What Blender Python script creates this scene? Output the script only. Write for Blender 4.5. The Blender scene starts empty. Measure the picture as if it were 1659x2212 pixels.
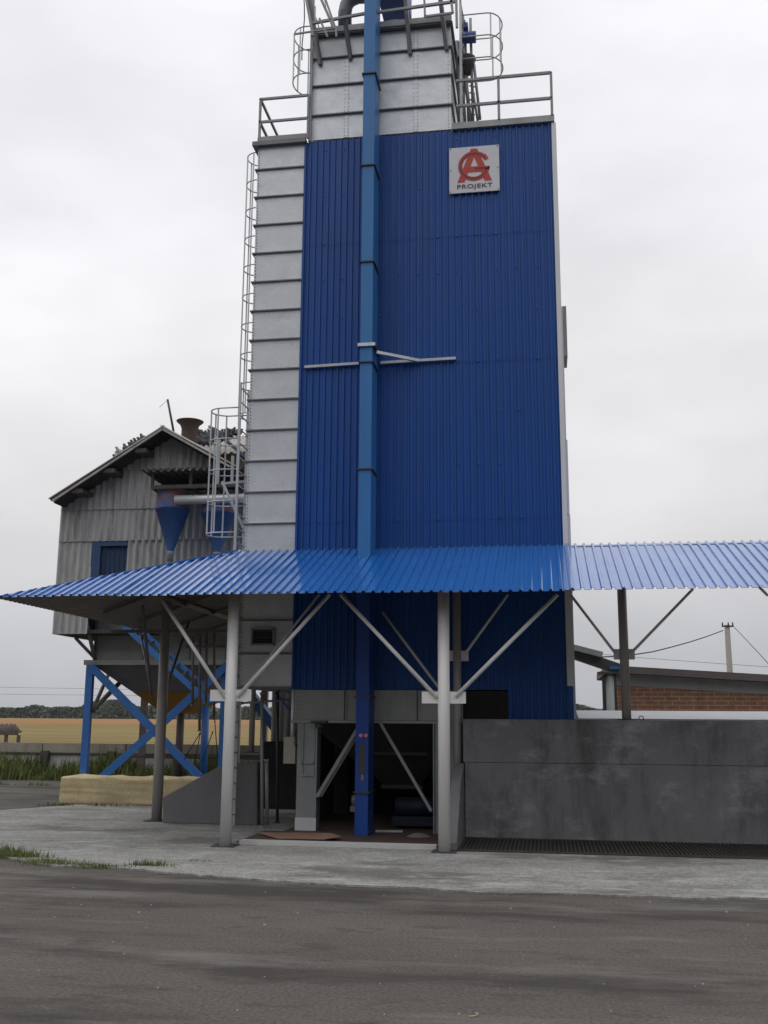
import bpy, bmesh, math, random
from math import sin, cos, tan, atan, radians, pi, sqrt
from mathutils import Vector
random.seed(7)
S = bpy.context.scene
COL = S.collection

# ------------------------------------------------------------------ camera
CAM_H = 2.0; FPX = 2200.0; YAW = radians(9.0); ROLL = radians(0.4); HOR = 1550.0   # measured on a 1659 x 2212 view of the photo
_t = atan((HOR - 1106.0) / FPX)
FW = Vector((-sin(YAW) * cos(_t), cos(YAW) * cos(_t), sin(_t)))
_r0 = Vector((cos(YAW), sin(YAW), 0)); _u0 = _r0.cross(FW)
RT = _r0 * cos(ROLL) + _u0 * sin(ROLL); UP = _u0 * cos(ROLL) - _r0 * sin(ROLL)
CP = Vector((0, 0, CAM_H))
cam = bpy.data.cameras.new('camera'); camo = bpy.data.objects.new('camera', cam); COL.objects.link(camo)
from mathutils import Matrix
m = Matrix((RT, UP, -FW)).transposed().to_4x4(); m.translation = CP
camo.matrix_world = m
cam.sensor_fit = 'VERTICAL'; cam.sensor_height = 36.0; cam.lens = FPX / 2212.0 * 36.0
cam.clip_start = 0.1; cam.clip_end = 6000
S.camera = camo
S.render.resolution_x = 768; S.render.resolution_y = 1024
S.view_settings.view_transform = 'Standard'; S.view_settings.look = 'None'
S.view_settings.exposure = 0.0; S.view_settings.gamma = 1.0

def at(u, v, Y=None, Z=None, X=None):
    d = FW + RT * ((u - 829.5) / FPX) - UP * ((v - 1106.0) / FPX)
    s = Y / d.y if Y is not None else ((Z - CAM_H) / d.z if Z is not None else X / d.x)
    return CP + d * s

# ------------------------------------------------------------------ world: overcast sky
W = bpy.data.worlds.new("World"); S.world = W; W.use_nodes = True
nt = W.node_tree; N = nt.nodes; L = nt.links; N.clear()
out = N.new('ShaderNodeOutputWorld'); bg = N.new('ShaderNodeBackground'); L.new(bg.outputs[0], out.inputs[0])
SUN_EL = radians(58); SUN_AZ = radians(235)
sky = N.new('ShaderNodeTexSky'); sky.sky_type = 'NISHITA'; sky.sun_disc = False
sky.sun_elevation = SUN_EL; sky.sun_rotation = SUN_AZ
skm = N.new('ShaderNodeVectorMath'); skm.operation = 'SCALE'; skm.inputs['Scale'].default_value = 0.1
L.new(sky.outputs[0], skm.inputs[0])
tc = N.new('ShaderNodeTexCoord'); sep = N.new('ShaderNodeSeparateXYZ'); L.new(tc.outputs['Generated'], sep.inputs[0])
rmp = N.new('ShaderNodeValToRGB'); L.new(sep.outputs['Z'], rmp.inputs[0])
cr = rmp.color_ramp
cr.elements[0].position = 0.0; cr.elements[0].color = (0.46, 0.465, 0.50, 1)
cr.elements[1].position = 1.0; cr.elements[1].color = (1.2, 1.2, 1.23, 1)
for p, c in ((0.07, (0.55, 0.55, 0.58)), (0.17, (0.79, 0.775, 0.78)), (0.30, (0.92, 0.905, 0.915)), (0.5, (0.985, 0.98, 1.02))):
    e = cr.elements.new(p); e.color = (*c, 1)
mp = N.new('ShaderNodeMapping'); mp.inputs['Scale'].default_value = (2.2, 2.2, 5.0); L.new(tc.outputs['Generated'], mp.inputs[0])
nz = N.new('ShaderNodeTexNoise'); nz.inputs['Scale'].default_value = 1.3; nz.inputs['Detail'].default_value = 4; nz.inputs['Roughness'].default_value = 0.5
L.new(mp.outputs[0], nz.inputs[0])
mr = N.new('ShaderNodeMapRange'); mr.inputs[1].default_value = 0.3; mr.inputs[2].default_value = 0.7; mr.inputs[3].default_value = 0.86; mr.inputs[4].default_value = 1.10
L.new(nz.outputs[0], mr.inputs[0])
# unseen sky behind the camera: low part dimmed for canopy shade, higher part raised
ny = N.new('ShaderNodeMapRange'); ny.interpolation_type = 'SMOOTHSTEP'
for i, v_ in enumerate((0.5, -0.2, 0.0, 1.0)): ny.inputs[i + 1].default_value = v_
L.new(sep.outputs['Y'], ny.inputs[0])
fr_ = N.new('ShaderNodeValToRGB'); L.new(sep.outputs['Z'], fr_.inputs[0]); e = fr_.color_ramp.elements
e[0].position = 0.0; e[0].color = (0.09, 0.09, 0.09, 1); e[1].position = 1.0; e[1].color = (1, 1, 1, 1)
for p, c in ((0.20, 0.15), (0.36, 0.75), (0.52, 1.3), (0.8, 1.18)):
    k = fr_.color_ramp.elements.new(p); k.color = (c, c, c, 1)
fm = N.new('ShaderNodeMix'); fm.data_type = 'FLOAT'; L.new(ny.outputs[0], fm.inputs[0]); fm.inputs[2].default_value = 1.0; L.new(fr_.outputs[0], fm.inputs[3])
mm_ = N.new('ShaderNodeMath'); mm_.operation = 'MULTIPLY'; L.new(mr.outputs[0], mm_.inputs[0]); L.new(fm.outputs[0], mm_.inputs[1])
cm = N.new('ShaderNodeVectorMath'); cm.operation = 'SCALE'; L.new(rmp.outputs[0], cm.inputs[0]); L.new(mm_.outputs[0], cm.inputs['Scale'])
mx = N.new('ShaderNodeMix'); mx.data_type = 'RGBA'; mx.inputs[0].default_value = 0.94
L.new(skm.outputs[0], mx.inputs[6]); L.new(cm.outputs[0], mx.inputs[7]); L.new(mx.outputs[2], bg.inputs[0])
bg.inputs[1].default_value = 1.0

sl = bpy.data.lights.new('sun', 'SUN'); sl.energy = 0.5; sl.angle = radians(40); sl.color = (1, 0.97, 0.92)
so = bpy.data.objects.new('sun', sl); COL.objects.link(so)
sd = Vector((sin(SUN_AZ) * cos(SUN_EL), cos(SUN_AZ) * cos(SUN_EL), sin(SUN_EL)))
so.rotation_euler = sd.to_track_quat('Z', 'Y').to_euler(); so.location = (-20, -20, 40)

# ------------------------------------------------------------------ helpers: objects
def tag(o, label=None, cat=None, group=None, kind=None):
    if label: o['label'] = label
    if cat: o['category'] = cat
    if group: o['group'] = group
    if kind: o['kind'] = kind
    return o
def root(name, loc, label, cat, group=None):
    o = bpy.data.objects.new(name, None); o.empty_display_size = 0.3
    COL.objects.link(o); o.location = loc
    return tag(o, label, cat, group)
def origin_of(o):
    while o.parent: o = o.parent
    return Vector(o.location)
def copy_tree(o, parent=None):
    c = o.copy(); COL.objects.link(c); c.parent = parent
    for ch in list(o.children): copy_tree(ch, c)
    return c

class MB:
    def __init__(s): s.v = []; s.f = []; s.sm = []
    def add(s, vs, fs, smooth=False):
        b = len(s.v); s.v += [tuple(v) for v in vs]
        for f in fs: s.f.append(tuple(i + b for i in f)); s.sm.append(smooth)
        return s
    def box(s, x0, x1, y0, y1, z0, z1):
        if x0 > x1: x0, x1 = x1, x0
        if y0 > y1: y0, y1 = y1, y0
        if z0 > z1: z0, z1 = z1, z0
        vs = [(x, y, z) for z in (z0, z1) for y in (y0, y1) for x in (x0, x1)]
        return s.add(vs, [(0, 2, 3, 1), (4, 5, 7, 6), (0, 1, 5, 4), (2, 6, 7, 3), (0, 4, 6, 2), (1, 3, 7, 5)])
    def bar(s, p, q, w, h=None, up=(0, 0, 1)):
        p, q = Vector(p), Vector(q); h = h or w
        d = (q - p).normalized(); u = Vector(up)
        if abs(d.dot(u)) > 0.98: u = Vector((0, 1, 0))
        a = d.cross(u).normalized() * w / 2; b = a.cross(d).normalized() * h / 2
        vs = []
        for c in (p, q): vs += [c - a - b, c + a - b, c + a + b, c - a + b]
        return s.add(vs, [(0, 1, 2, 3), (4, 7, 6, 5), (0, 4, 5, 1), (1, 5, 6, 2), (2, 6, 7, 3), (3, 7, 4, 0)])
    def angle(s, p, q, w, t=0.008, up=(0, 0, 1), flip=1):      # L-section
        p, q = Vector(p), Vector(q); d = (q - p).normalized(); u = Vector(up)
        if abs(d.dot(u)) > 0.98: u = Vector((0, 1, 0))
        a = d.cross(u).normalized(); b = a.cross(d).normalized()
        s.bar(p + a * 0, q + a * 0, t, w, up)
        o = (a * (w / 2) * flip) - b * (w / 2 - t / 2)
        return s.bar(p + o, q + o, w - t, t, up)
    def tube(s, p, q, r, n=10, r2=None, cap=True):
        return s.path([p, q], [r, r if r2 is None else r2], n, cap)
    def path(s, pts, r, n=8, cap=True, closed=False):
        pts = [Vector(p) for p in pts]; k = len(pts)
        rs = r if isinstance(r, (list, tuple)) else [r] * k
        vs = []; prev = None
        for i, p in enumerate(pts):
            if closed: d = pts[(i + 1) % k] - pts[i - 1]
            elif i == 0: d = pts[1] - p
            elif i == k - 1: d = p - pts[i - 1]
            else: d = (pts[i + 1] - p).normalized() + (p - pts[i - 1]).normalized()
            d.normalize()
            if prev is None:
                u = Vector((0, 0, 1)) if abs(d.z) < 0.9 else Vector((1, 0, 0))
                a = d.cross(u).normalized()
            else:
                a = (prev - d * prev.dot(d)).normalized()
            prev = a; b = d.cross(a)
            for j in range(n):
                t = 2 * pi * j / n; vs.append(p + (a * cos(t) + b * sin(t)) * rs[i])
        fs = []
        for i in range(k if closed else k - 1):
            i2 = (i + 1) % k
            for j in range(n):
                j2 = (j + 1) % n; fs.append((i * n + j, i * n + j2, i2 * n + j2, i2 * n + j))
        s.add(vs, fs, True)
        if cap and not closed:
            b = len(s.v) - len(vs)
            s.f.append(tuple(b + j for j in reversed(range(n)))); s.sm.append(False)
            s.f.append(tuple(b + (k - 1) * n + j for j in range(n))); s.sm.append(False)
        return s
    def lathe(s, c, prof, n=24, cap=True):            # prof: (r, z) about the vertical axis through c
        c = Vector(c); vs = []
        for r, z in prof:
            for j in range(n):
                t = 2 * pi * j / n; vs.append((c.x + r * cos(t), c.y + r * sin(t), c.z + z))
        fs = []
        for i in range(len(prof) - 1):
            for j in range(n):
                j2 = (j + 1) % n; fs.append((i * n + j, i * n + j2, (i + 1) * n + j2, (i + 1) * n + j))
        return s.add(vs, fs, True)
    def prism(s, pts, vec):
        pts = [Vector(p) for p in pts]; v = Vector(vec); n = len(pts)
        fs = [tuple(range(n)), tuple(reversed(range(n, 2 * n)))]
        for i in range(n): fs.append((i, i + n, (i + 1) % n + n, (i + 1) % n))
        return s.add(pts + [p + v for p in pts], fs)
    def sheet(s, O, U, V, width, length, prof, pitch, nrm, far=None, near=None, smooth=False, nl=1, tail=0.0, flip=False):
        """profiled sheet: profile across U, extruded along V; far(s)/near(s) cut its ends; tail lifts the near end off"""
        O, U, V, nrm = Vector(O), Vector(U).normalized(), Vector(V).normalized(), Vector(nrm).normalized()
        xs = []; k = 0
        while k * pitch < width - 1e-6:
            for a, h in prof:
                x = k * pitch + a * pitch
                if x <= width + 1e-6: xs.append((x, h))
            k += 1
        if xs[-1][0] < width - 1e-4: xs.append((width, xs[-1][1]))
        vs = []; m = nl + 1
        for x, h in xs:
            b = far(x) if far else length; a = near(x) if near else 0.0
            for i in range(m):
                q = a + (b - a) * i / nl
                vs.append(O + U * x + V * q + nrm * (h + tail * (1 - i / nl)))
        fs = []
        for i in range(len(xs) - 1):
            for j in range(nl): fs.append((i * m + j, (i + 1) * m + j, (i + 1) * m + j + 1, i * m + j + 1))
        if flip: fs = [f[::-1] for f in fs]
        return s.add(vs, fs, smooth)
    def build(s, name, mat, parent=None, bevel=0):
        me = bpy.data.meshes.new(name); o0 = origin_of(parent) if parent else Vector((0, 0, 0))
        me.from_pydata([tuple(Vector(v) - o0) for v in s.v], [], s.f)
        me.polygons.foreach_set('use_smooth', s.sm); me.update()
        if mat: me.materials.append(mat)
        o = bpy.data.objects.new(name, me); COL.objects.link(o); o.parent = parent
        if bevel:
            b = o.modifiers.new('bevel', 'BEVEL'); b.width = bevel; b.segments = 2; b.limit_method = 'ANGLE'
        return o

# ------------------------------------------------------------------ helpers: materials
def mat(name, col, rough=0.6, metal=0.0, var=0.15, scale=2.0, stretch=(1, 1, 1), spec=0.5, bump=0.0, bscale=40.0,
        dirt=None, fine=0.0, fscale=60, coat=0.0, dirt2=None, dirt3=None):
    """base colour broken up by two noises; dirt = (colour, amount, scale, stretch, threshold) blotches or streaks"""
    M = bpy.data.materials.new(name); M.use_nodes = True; t = M.node_tree; n = t.nodes; l = t.links
    b = n['Principled BSDF']; b.inputs['Roughness'].default_value = rough; b.inputs['Metallic'].default_value = metal
    b.inputs['Specular IOR Level'].default_value = spec; b.inputs['Coat Weight'].default_value = coat
    tcn = n.new('ShaderNodeTexCoord')
    def noise(sc, st, detail=5, rg=0.6):
        mpn = n.new('ShaderNodeMapping'); mpn.inputs['Scale'].default_value = st; l.new(tcn.outputs['Object'], mpn.inputs[0])
        z = n.new('ShaderNodeTexNoise'); z.inputs['Scale'].default_value = sc; z.inputs['Detail'].default_value = detail
        z.inputs['Roughness'].default_value = rg; l.new(mpn.outputs[0], z.inputs[0]); return z.outputs[0]
    def rng(o, a, b_, c, d):
        r = n.new('ShaderNodeMapRange'); l.new(o, r.inputs[0])
        for i, x in enumerate((a, b_, c, d)): r.inputs[i + 1].default_value = x
        return r.outputs[0]
    v = rng(noise(scale, stretch), 0.25, 0.75, 1 - var, 1 + var)
    if fine:
        f = rng(noise(fscale, (1, 1, 1), 3, 0.75), 0.32, 0.68, 1 - fine, 1 + fine)
        mm = n.new('ShaderNodeMath'); mm.operation = 'MULTIPLY'; l.new(v, mm.inputs[0]); l.new(f, mm.inputs[1]); v = mm.outputs[0]
    sc = n.new('ShaderNodeVectorMath'); sc.operation = 'SCALE'; sc.inputs[0].default_value = col; l.new(v, sc.inputs['Scale'])
    c = sc.outputs[0]
    for dd in (dirt, dirt2, dirt3):
        if dd:
            dc, am, ds, dst, th = dd[:5]; wd_ = dd[5] if len(dd) > 5 else 0.18
            k = rng(noise(ds, dst, 11, 0.72), th, th + wd_, 0.0, am)
            x = n.new('ShaderNodeMix'); x.data_type = 'RGBA'; l.new(k, x.inputs[0]); l.new(c, x.inputs[6]); x.inputs[7].default_value = (*dc, 1)
            c = x.outputs[2]
    l.new(c, b.inputs['Base Color'])
    if bump:
        bn = n.new('ShaderNodeBump'); bn.inputs['Strength'].default_value = bump; bn.inputs['Distance'].default_value = 0.02
        l.new(noise(bscale, (1, 1, 1), 6, 0.7), bn.inputs['Height']); l.new(bn.outputs[0], b.inputs['Normal'])
    r = rng(noise(scale * 2.3, stretch), 0.3, 0.7, max(0.02, rough - 0.08), min(1, rough + 0.08)); l.new(r, b.inputs['Roughness'])
    return M

GREY = (0.10, 0.095, 0.085)
M_clad = mat('blue_cladding', (0.005, 0.066, 0.275), 0.42, 0, 0.12, 1.2, (3, 3, 0.25), 0.35, dirt=((0.05, 0.085, 0.20), 0.3, 2.2, (6, 6, 0.15), 0.56), fine=0.06)
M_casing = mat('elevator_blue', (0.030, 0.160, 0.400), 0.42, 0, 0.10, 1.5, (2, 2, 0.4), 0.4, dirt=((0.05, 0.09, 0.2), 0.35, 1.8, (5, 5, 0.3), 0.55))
M_casingsh = mat('shaded_casing_blue', (0.014, 0.060, 0.27), 0.42, 0, 0.10, 1.5, (2, 2, 0.4), 0.35)  # darker copy of the elevator blue; canopy shade put into the colour
M_roof = mat('blue_roof_paint', (0.014, 0.125, 0.42), 0.2, 0, 0.10, 1.2, (1, 0.3, 1), 1.0, coat=0.5, dirt=((0.10, 0.14, 0.26), 0.25, 1.6, (6, 0.3, 1), 0.55))
M_roofunder = mat('grey_sheet_underside', (0.13, 0.117, 0.105), 0.55, 0, 0.12, 1.0)
M_galv = mat('galvanised_sheet', (0.58, 0.60, 0.615), 0.46, 0.45, 0.09, 2.0, (1, 1, 1.6), 0.5, fine=0.09, fscale=28, dirt=((0.30, 0.29, 0.28), 0.45, 1.1, (1, 1, 2.5), 0.56))
M_legp = mat('grey_leg_paint', (0.27, 0.285, 0.29), 0.5, 0.1, 0.12, 2.0, dirt=((0.16, 0.15, 0.14), 0.5, 1.6, (2, 2, 0.6), 0.54))
M_galvd = mat('dusty_galvanised_sheet', (0.30, 0.31, 0.30), 0.55, 0.3, 0.12, 2.0, (1, 1, 1), 0.4, fine=0.08, fscale=30, dirt=((0.20, 0.19, 0.17), 0.5, 1.4, (3, 3, 0.7), 0.52))
M_seam = mat('dark_panel_flange', (0.16, 0.165, 0.17), 0.55, 0.3, 0.15, 3.0)
M_trim = mat('pale_trim', (0.62, 0.63, 0.65), 0.45, 0.1, 0.08, 1.0, (1, 1, 0.3), dirt=((0.36, 0.36, 0.38), 0.4, 1.5, (6, 6, 0.3), 0.56))
M_rail = mat('grey_railing_steel', (0.25, 0.25, 0.26), 0.55, 0.3, 0.15, 3.0)
M_railp = mat('pale_galvanised_tube', (0.44, 0.46, 0.46), 0.45, 0.4, 0.12, 4.0)
M_col = mat('silver_column_paint', (0.70, 0.69, 0.68), 0.42, 0.05, 0.08, 1.3, (2, 2, 0.6), dirt=((0.22, 0.20, 0.18), 0.6, 2.6, (5, 5, 0.5), 0.60), fine=0.05)
M_beam = mat('grey_steel_beam', (0.13, 0.115, 0.105), 0.6, 0.1, 0.2, 2.0, dirt=((0.17, 0.09, 0.05), 0.5, 2.0, (1, 1, 1), 0.58))
M_conc = mat('wall_concrete', (0.185, 0.188, 0.196), 0.9, 0, 0.18, 0.7, (1, 1, 1), 0.2, bump=0.25, bscale=18,
             dirt=((0.075, 0.074, 0.072), 0.75, 0.9, (1.6, 1.6, 0.45), 0.47), dirt2=((0.36, 0.365, 0.38), 0.75, 0.8, (0.8, 1, 1.4), 0.51, 0.14), fine=0.12, fscale=45)
M_conc2 = mat('smooth_grey_concrete', (0.175, 0.174, 0.180), 0.9, 0, 0.14, 1.2, (1, 1, 1), 0.2, bump=0.15, bscale=20, dirt=((0.11, 0.108, 0.105), 0.6, 1.1, (1.5, 1.5, 0.6), 0.54), fine=0.1)
M_apron = mat('apron_concrete', (0.262, 0.26, 0.248), 0.92, 0, 0.16, 1.1, (0.5, 1.2, 1), 0.2, bump=0.5, bscale=26,
              dirt=((0.115, 0.107, 0.096), 0.8, 0.33, (0.8, 1.5, 1), 0.50, 0.11), dirt2=((0.43, 0.43, 0.42), 0.6, 1.5, (0.7, 1.6, 1), 0.53, 0.10), fine=0.40, fscale=22,
              dirt3=((0.10, 0.093, 0.083), 0.6, 3.0, (0.6, 1.6, 1), 0.58))
M_asph = mat('worn_asphalt', (0.100, 0.090, 0.080), 0.9, 0, 0.22, 0.5, (0.5, 1.3, 1), 0.25, bump=0.6, bscale=40,
             dirt=((0.042, 0.038, 0.035), 0.80, 0.46, (0.30, 1.2, 1), 0.50, 0.09), dirt2=((0.190, 0.176, 0.160), 0.55, 0.75, (0.30, 1.4, 1), 0.53, 0.12), fine=0.38, fscale=30,
             dirt3=((0.050, 0.045, 0.041), 0.7, 2.0, (0.55, 1.3, 1), 0.55, 0.10))
M_rust = mat('rusty_plate', (0.075, 0.046, 0.036), 0.85, 0.1, 0.3, 2.5, dirt=((0.06, 0.045, 0.035), 0.7, 1.5, (1, 1, 1), 0.5), fine=0.2)
M_rustl = mat('bright_rust', (0.26, 0.15, 0.10), 0.85, 0.1, 0.25, 3.0, dirt=((0.30, 0.27, 0.24), 0.6, 2.0, (1, 1, 1), 0.52))
M_grate = mat('grating_steel', (0.10, 0.092, 0.088), 0.6, 0.5, 0.3, 3.0, dirt=((0.10, 0.055, 0.035), 0.6, 2.0, (1, 1, 1), 0.5))
M_dark = mat('shade_black', (0.02, 0.019, 0.018), 0.9, 0, 0.3, 2.0)  # near-black that stands in for the shade inside openings, pit and bay
M_darkst = mat('dark_steel', (0.06, 0.06, 0.062), 0.6, 0.2, 0.3, 2.0)
M_sill = mat('whitewashed_sill', (0.46, 0.455, 0.45), 0.9, 0, 0.12, 2.0, (1, 1, 1), 0.2, dirt=((0.25, 0.24, 0.22), 0.6, 2.0, (1, 2, 1), 0.56), fine=0.12)
M_asb = mat('weathered_corrugated_sheet', (0.41, 0.408, 0.40), 0.95, 0, 0.14, 1.5, (3, 3, 0.8), 0.15,
            dirt=((0.14, 0.12, 0.115), 0.7, 0.8, (4, 4, 0.7), 0.51), dirt2=((0.55, 0.54, 0.53), 0.4, 2.0, (5, 5, 0.5), 0.58))
M_asbroof = mat('pale_corrugated_roof', (0.42, 0.39, 0.36), 0.95, 0, 0.2, 2.0, (1, 1, 1), 0.15, dirt=((0.18, 0.15, 0.14), 0.6, 1.2, (1, 1, 1), 0.55))
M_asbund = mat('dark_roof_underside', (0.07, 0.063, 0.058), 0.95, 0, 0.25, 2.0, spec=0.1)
M_timber = mat('grey_timber', (0.075, 0.066, 0.058), 0.9, 0, 0.25, 3.0)
M_cyc = mat('cyclone_blue', (0.035, 0.09, 0.22), 0.6, 0.0, 0.25, 2.0, (2, 2, 0.7), 0.4, dirt=((0.13, 0.10, 0.085), 0.5, 1.8, (2, 2, 0.6), 0.58))
M_cyctop = mat('rust_flaked_blue', (0.045, 0.11, 0.27), 0.7, 0.0, 0.2, 3.0, (1, 1, 1), 0.3, dirt=((0.24, 0.105, 0.055), 0.95, 2.2, (1, 1, 1), 0.42))
M_blue = mat('light_blue_paint', (0.032, 0.135, 0.39), 0.45, 0, 0.12, 1.5, (1, 1, 0.5), 0.5, dirt=((0.30, 0.34, 0.42), 0.35, 1.2, (1, 1, 1), 0.58))
M_bluedoor = mat('blue_shutter', (0.02, 0.06, 0.15), 0.6, 0, 0.2, 3.0, (4, 4, 0.4))
M_shut = mat('recess_dark_blue', (0.010, 0.032, 0.085), 0.7, 0, 0.3, 3.0, (4, 4, 0.4))  # darkened shutter blue; shade of the window recess painted in
M_yel = mat('ochre_hopper_paint', (0.33, 0.17, 0.025), 0.6, 0, 0.2, 1.5, (1, 1, 1), 0.4, dirt=((0.10, 0.07, 0.03), 0.6, 1.0, (1, 1, 0.5), 0.54))
M_block = mat('ochre_stone', (0.47, 0.39, 0.235), 0.95, 0, 0.14, 1.4, (1, 1, 1), 0.15, bump=0.6, bscale=9, dirt=((0.24, 0.20, 0.13), 0.65, 1.6, (3.5, 3.5, 0.6), 0.55), fine=0.12, fscale=20)
M_fence = mat('fence_concrete', (0.30, 0.28, 0.23), 0.95, 0, 0.2, 1.0, (1, 1, 0.5), 0.15, dirt=((0.11, 0.10, 0.075), 0.7, 1.0, (2, 2, 0.4), 0.5))
M_fencew = mat('pale_fence_concrete', (0.50, 0.50, 0.50), 0.95, 0, 0.2, 1.0, (1.5, 1.5, 0.4), 0.15, dirt=((0.15, 0.14, 0.12), 0.8, 1.0, (2.5, 2.5, 0.35), 0.52))
M_white = mat('white_sheet', (0.42, 0.43, 0.45), 0.6, 0, 0.08, 1.0)
M_plaster = mat('grey_plaster', (0.33, 0.33, 0.325), 0.9, 0, 0.15, 2.0, dirt=((0.2, 0.19, 0.18), 0.6, 1.5, (1, 1, 1.5), 0.55))
M_roofdk = mat('dark_bitumen_roof', (0.12, 0.105, 0.098), 0.9, 0, 0.25, 1.5)
M_cream = mat('cream_box_paint', (0.33, 0.32, 0.27), 0.6, 0, 0.12, 2.0)
M_red = mat('emblem_red', (0.44, 0.035, 0.025), 0.5, 0, 0.06, 2.0)
M_dkred = mat('emblem_dark', (0.09, 0.022, 0.028), 0.5, 0, 0.06, 2.0)
M_ink = mat('lettering_dark', (0.05, 0.035, 0.055), 0.6, 0, 0.06, 2.0)
M_sign = mat('sign_white', (0.60, 0.60, 0.62), 0.5, 0, 0.06, 2.0, dirt=((0.42, 0.40, 0.40), 0.4, 2.5, (1, 1, 1), 0.6))
M_black = mat('cable_black', (0.02, 0.02, 0.02), 0.7, 0, 0.1, 2.0)
M_pole = mat('concrete_pole', (0.30, 0.28, 0.26), 0.95, 0, 0.15, 2.0)
M_motordk = mat('motor_navy', (0.006, 0.010, 0.028), 0.6, 0, 0.15, 2.0)
M_motor = mat('motor_blue', (0.03, 0.07, 0.24), 0.5, 0, 0.15, 2.0)
M_duct = mat('duct_grey', (0.13, 0.135, 0.135), 0.55, 0.3, 0.15, 2.0)
M_bird = mat('pigeon_grey', (0.055, 0.056, 0.062), 0.8, 0, 0.35, 14.0)
M_birdw = mat('pigeon_pale', (0.32, 0.31, 0.31), 0.8, 0, 0.3, 14.0)
M_vent = mat('rusted_vent', (0.075, 0.05, 0.043), 0.85, 0.1, 0.25, 3.0)
M_straw = mat('straw', (0.45, 0.37, 0.2), 0.8, 0, 0.1, 2.0)
M_leaf = mat('tree_leaves', (0.092, 0.115, 0.082), 0.9, 0, 0.5, 0.12, (1, 1, 1), 0.1, dirt=((0.13, 0.145, 0.09), 0.8, 0.08, (1, 1, 1), 0.5))
M_grass = mat('rank_grass', (0.13, 0.16, 0.055), 0.9, 0, 0.4, 0.9, (1, 1, 1), 0.1, dirt=((0.21, 0.165, 0.095), 0.75, 0.8, (1, 1, 1), 0.52))

def brick_mat():
    M = bpy.data.materials.new('red_brick'); M.use_nodes = True; t = M.node_tree; n = t.nodes; l = t.links; b = n['Principled BSDF']
    tcn = n.new('ShaderNodeTexCoord'); sp = n.new('ShaderNodeSeparateXYZ'); l.new(tcn.outputs['Object'], sp.inputs[0])
    cb = n.new('ShaderNodeCombineXYZ'); l.new(sp.outputs[0], cb.inputs[0]); l.new(sp.outputs[2], cb.inputs[1])
    zz = n.new('ShaderNodeTexNoise'); zz.inputs['Scale'].default_value = 9; l.new(tcn.outputs['Object'], zz.inputs[0])
    ad = n.new('ShaderNodeMix'); ad.data_type = 'RGBA'; ad.blend_type = 'LINEAR_LIGHT'; ad.inputs[0].default_value = 0.012
    l.new(cb.outputs[0], ad.inputs[6]); l.new(zz.outputs['Color'], ad.inputs[7])
    br = n.new('ShaderNodeTexBrick'); l.new(ad.outputs[2], br.inputs[0]); br.inputs['Scale'].default_value = 1.0
    br.inputs['Brick Width'].default_value = 0.33; br.inputs['Row Height'].default_value = 0.102; br.inputs['Mortar Size'].default_value = 0.011
    br.inputs['Color1'].default_value = (0.29, 0.112, 0.062, 1); br.inputs['Color2'].default_value = (0.25, 0.135, 0.066, 1); br.inputs['Mortar'].default_value = (0.31, 0.26, 0.21, 1)
    br.inputs['Bias'].default_value = 0.0
    nz_ = n.new('ShaderNodeTexNoise'); nz_.inputs['Scale'].default_value = 5; l.new(tcn.outputs['Object'], nz_.inputs[0])
    mx_ = n.new('ShaderNodeMix'); mx_.data_type = 'RGBA'; mx_.blend_type = 'OVERLAY'; mx_.inputs[0].default_value = 0.5
    l.new(br.outputs[0], mx_.inputs[6]); l.new(nz_.outputs[0], mx_.inputs[7]); l.new(mx_.outputs[2], b.inputs['Base Color'])
    b.inputs['Roughness'].default_value = 0.95
    return M
M_brick = brick_mat()

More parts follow.
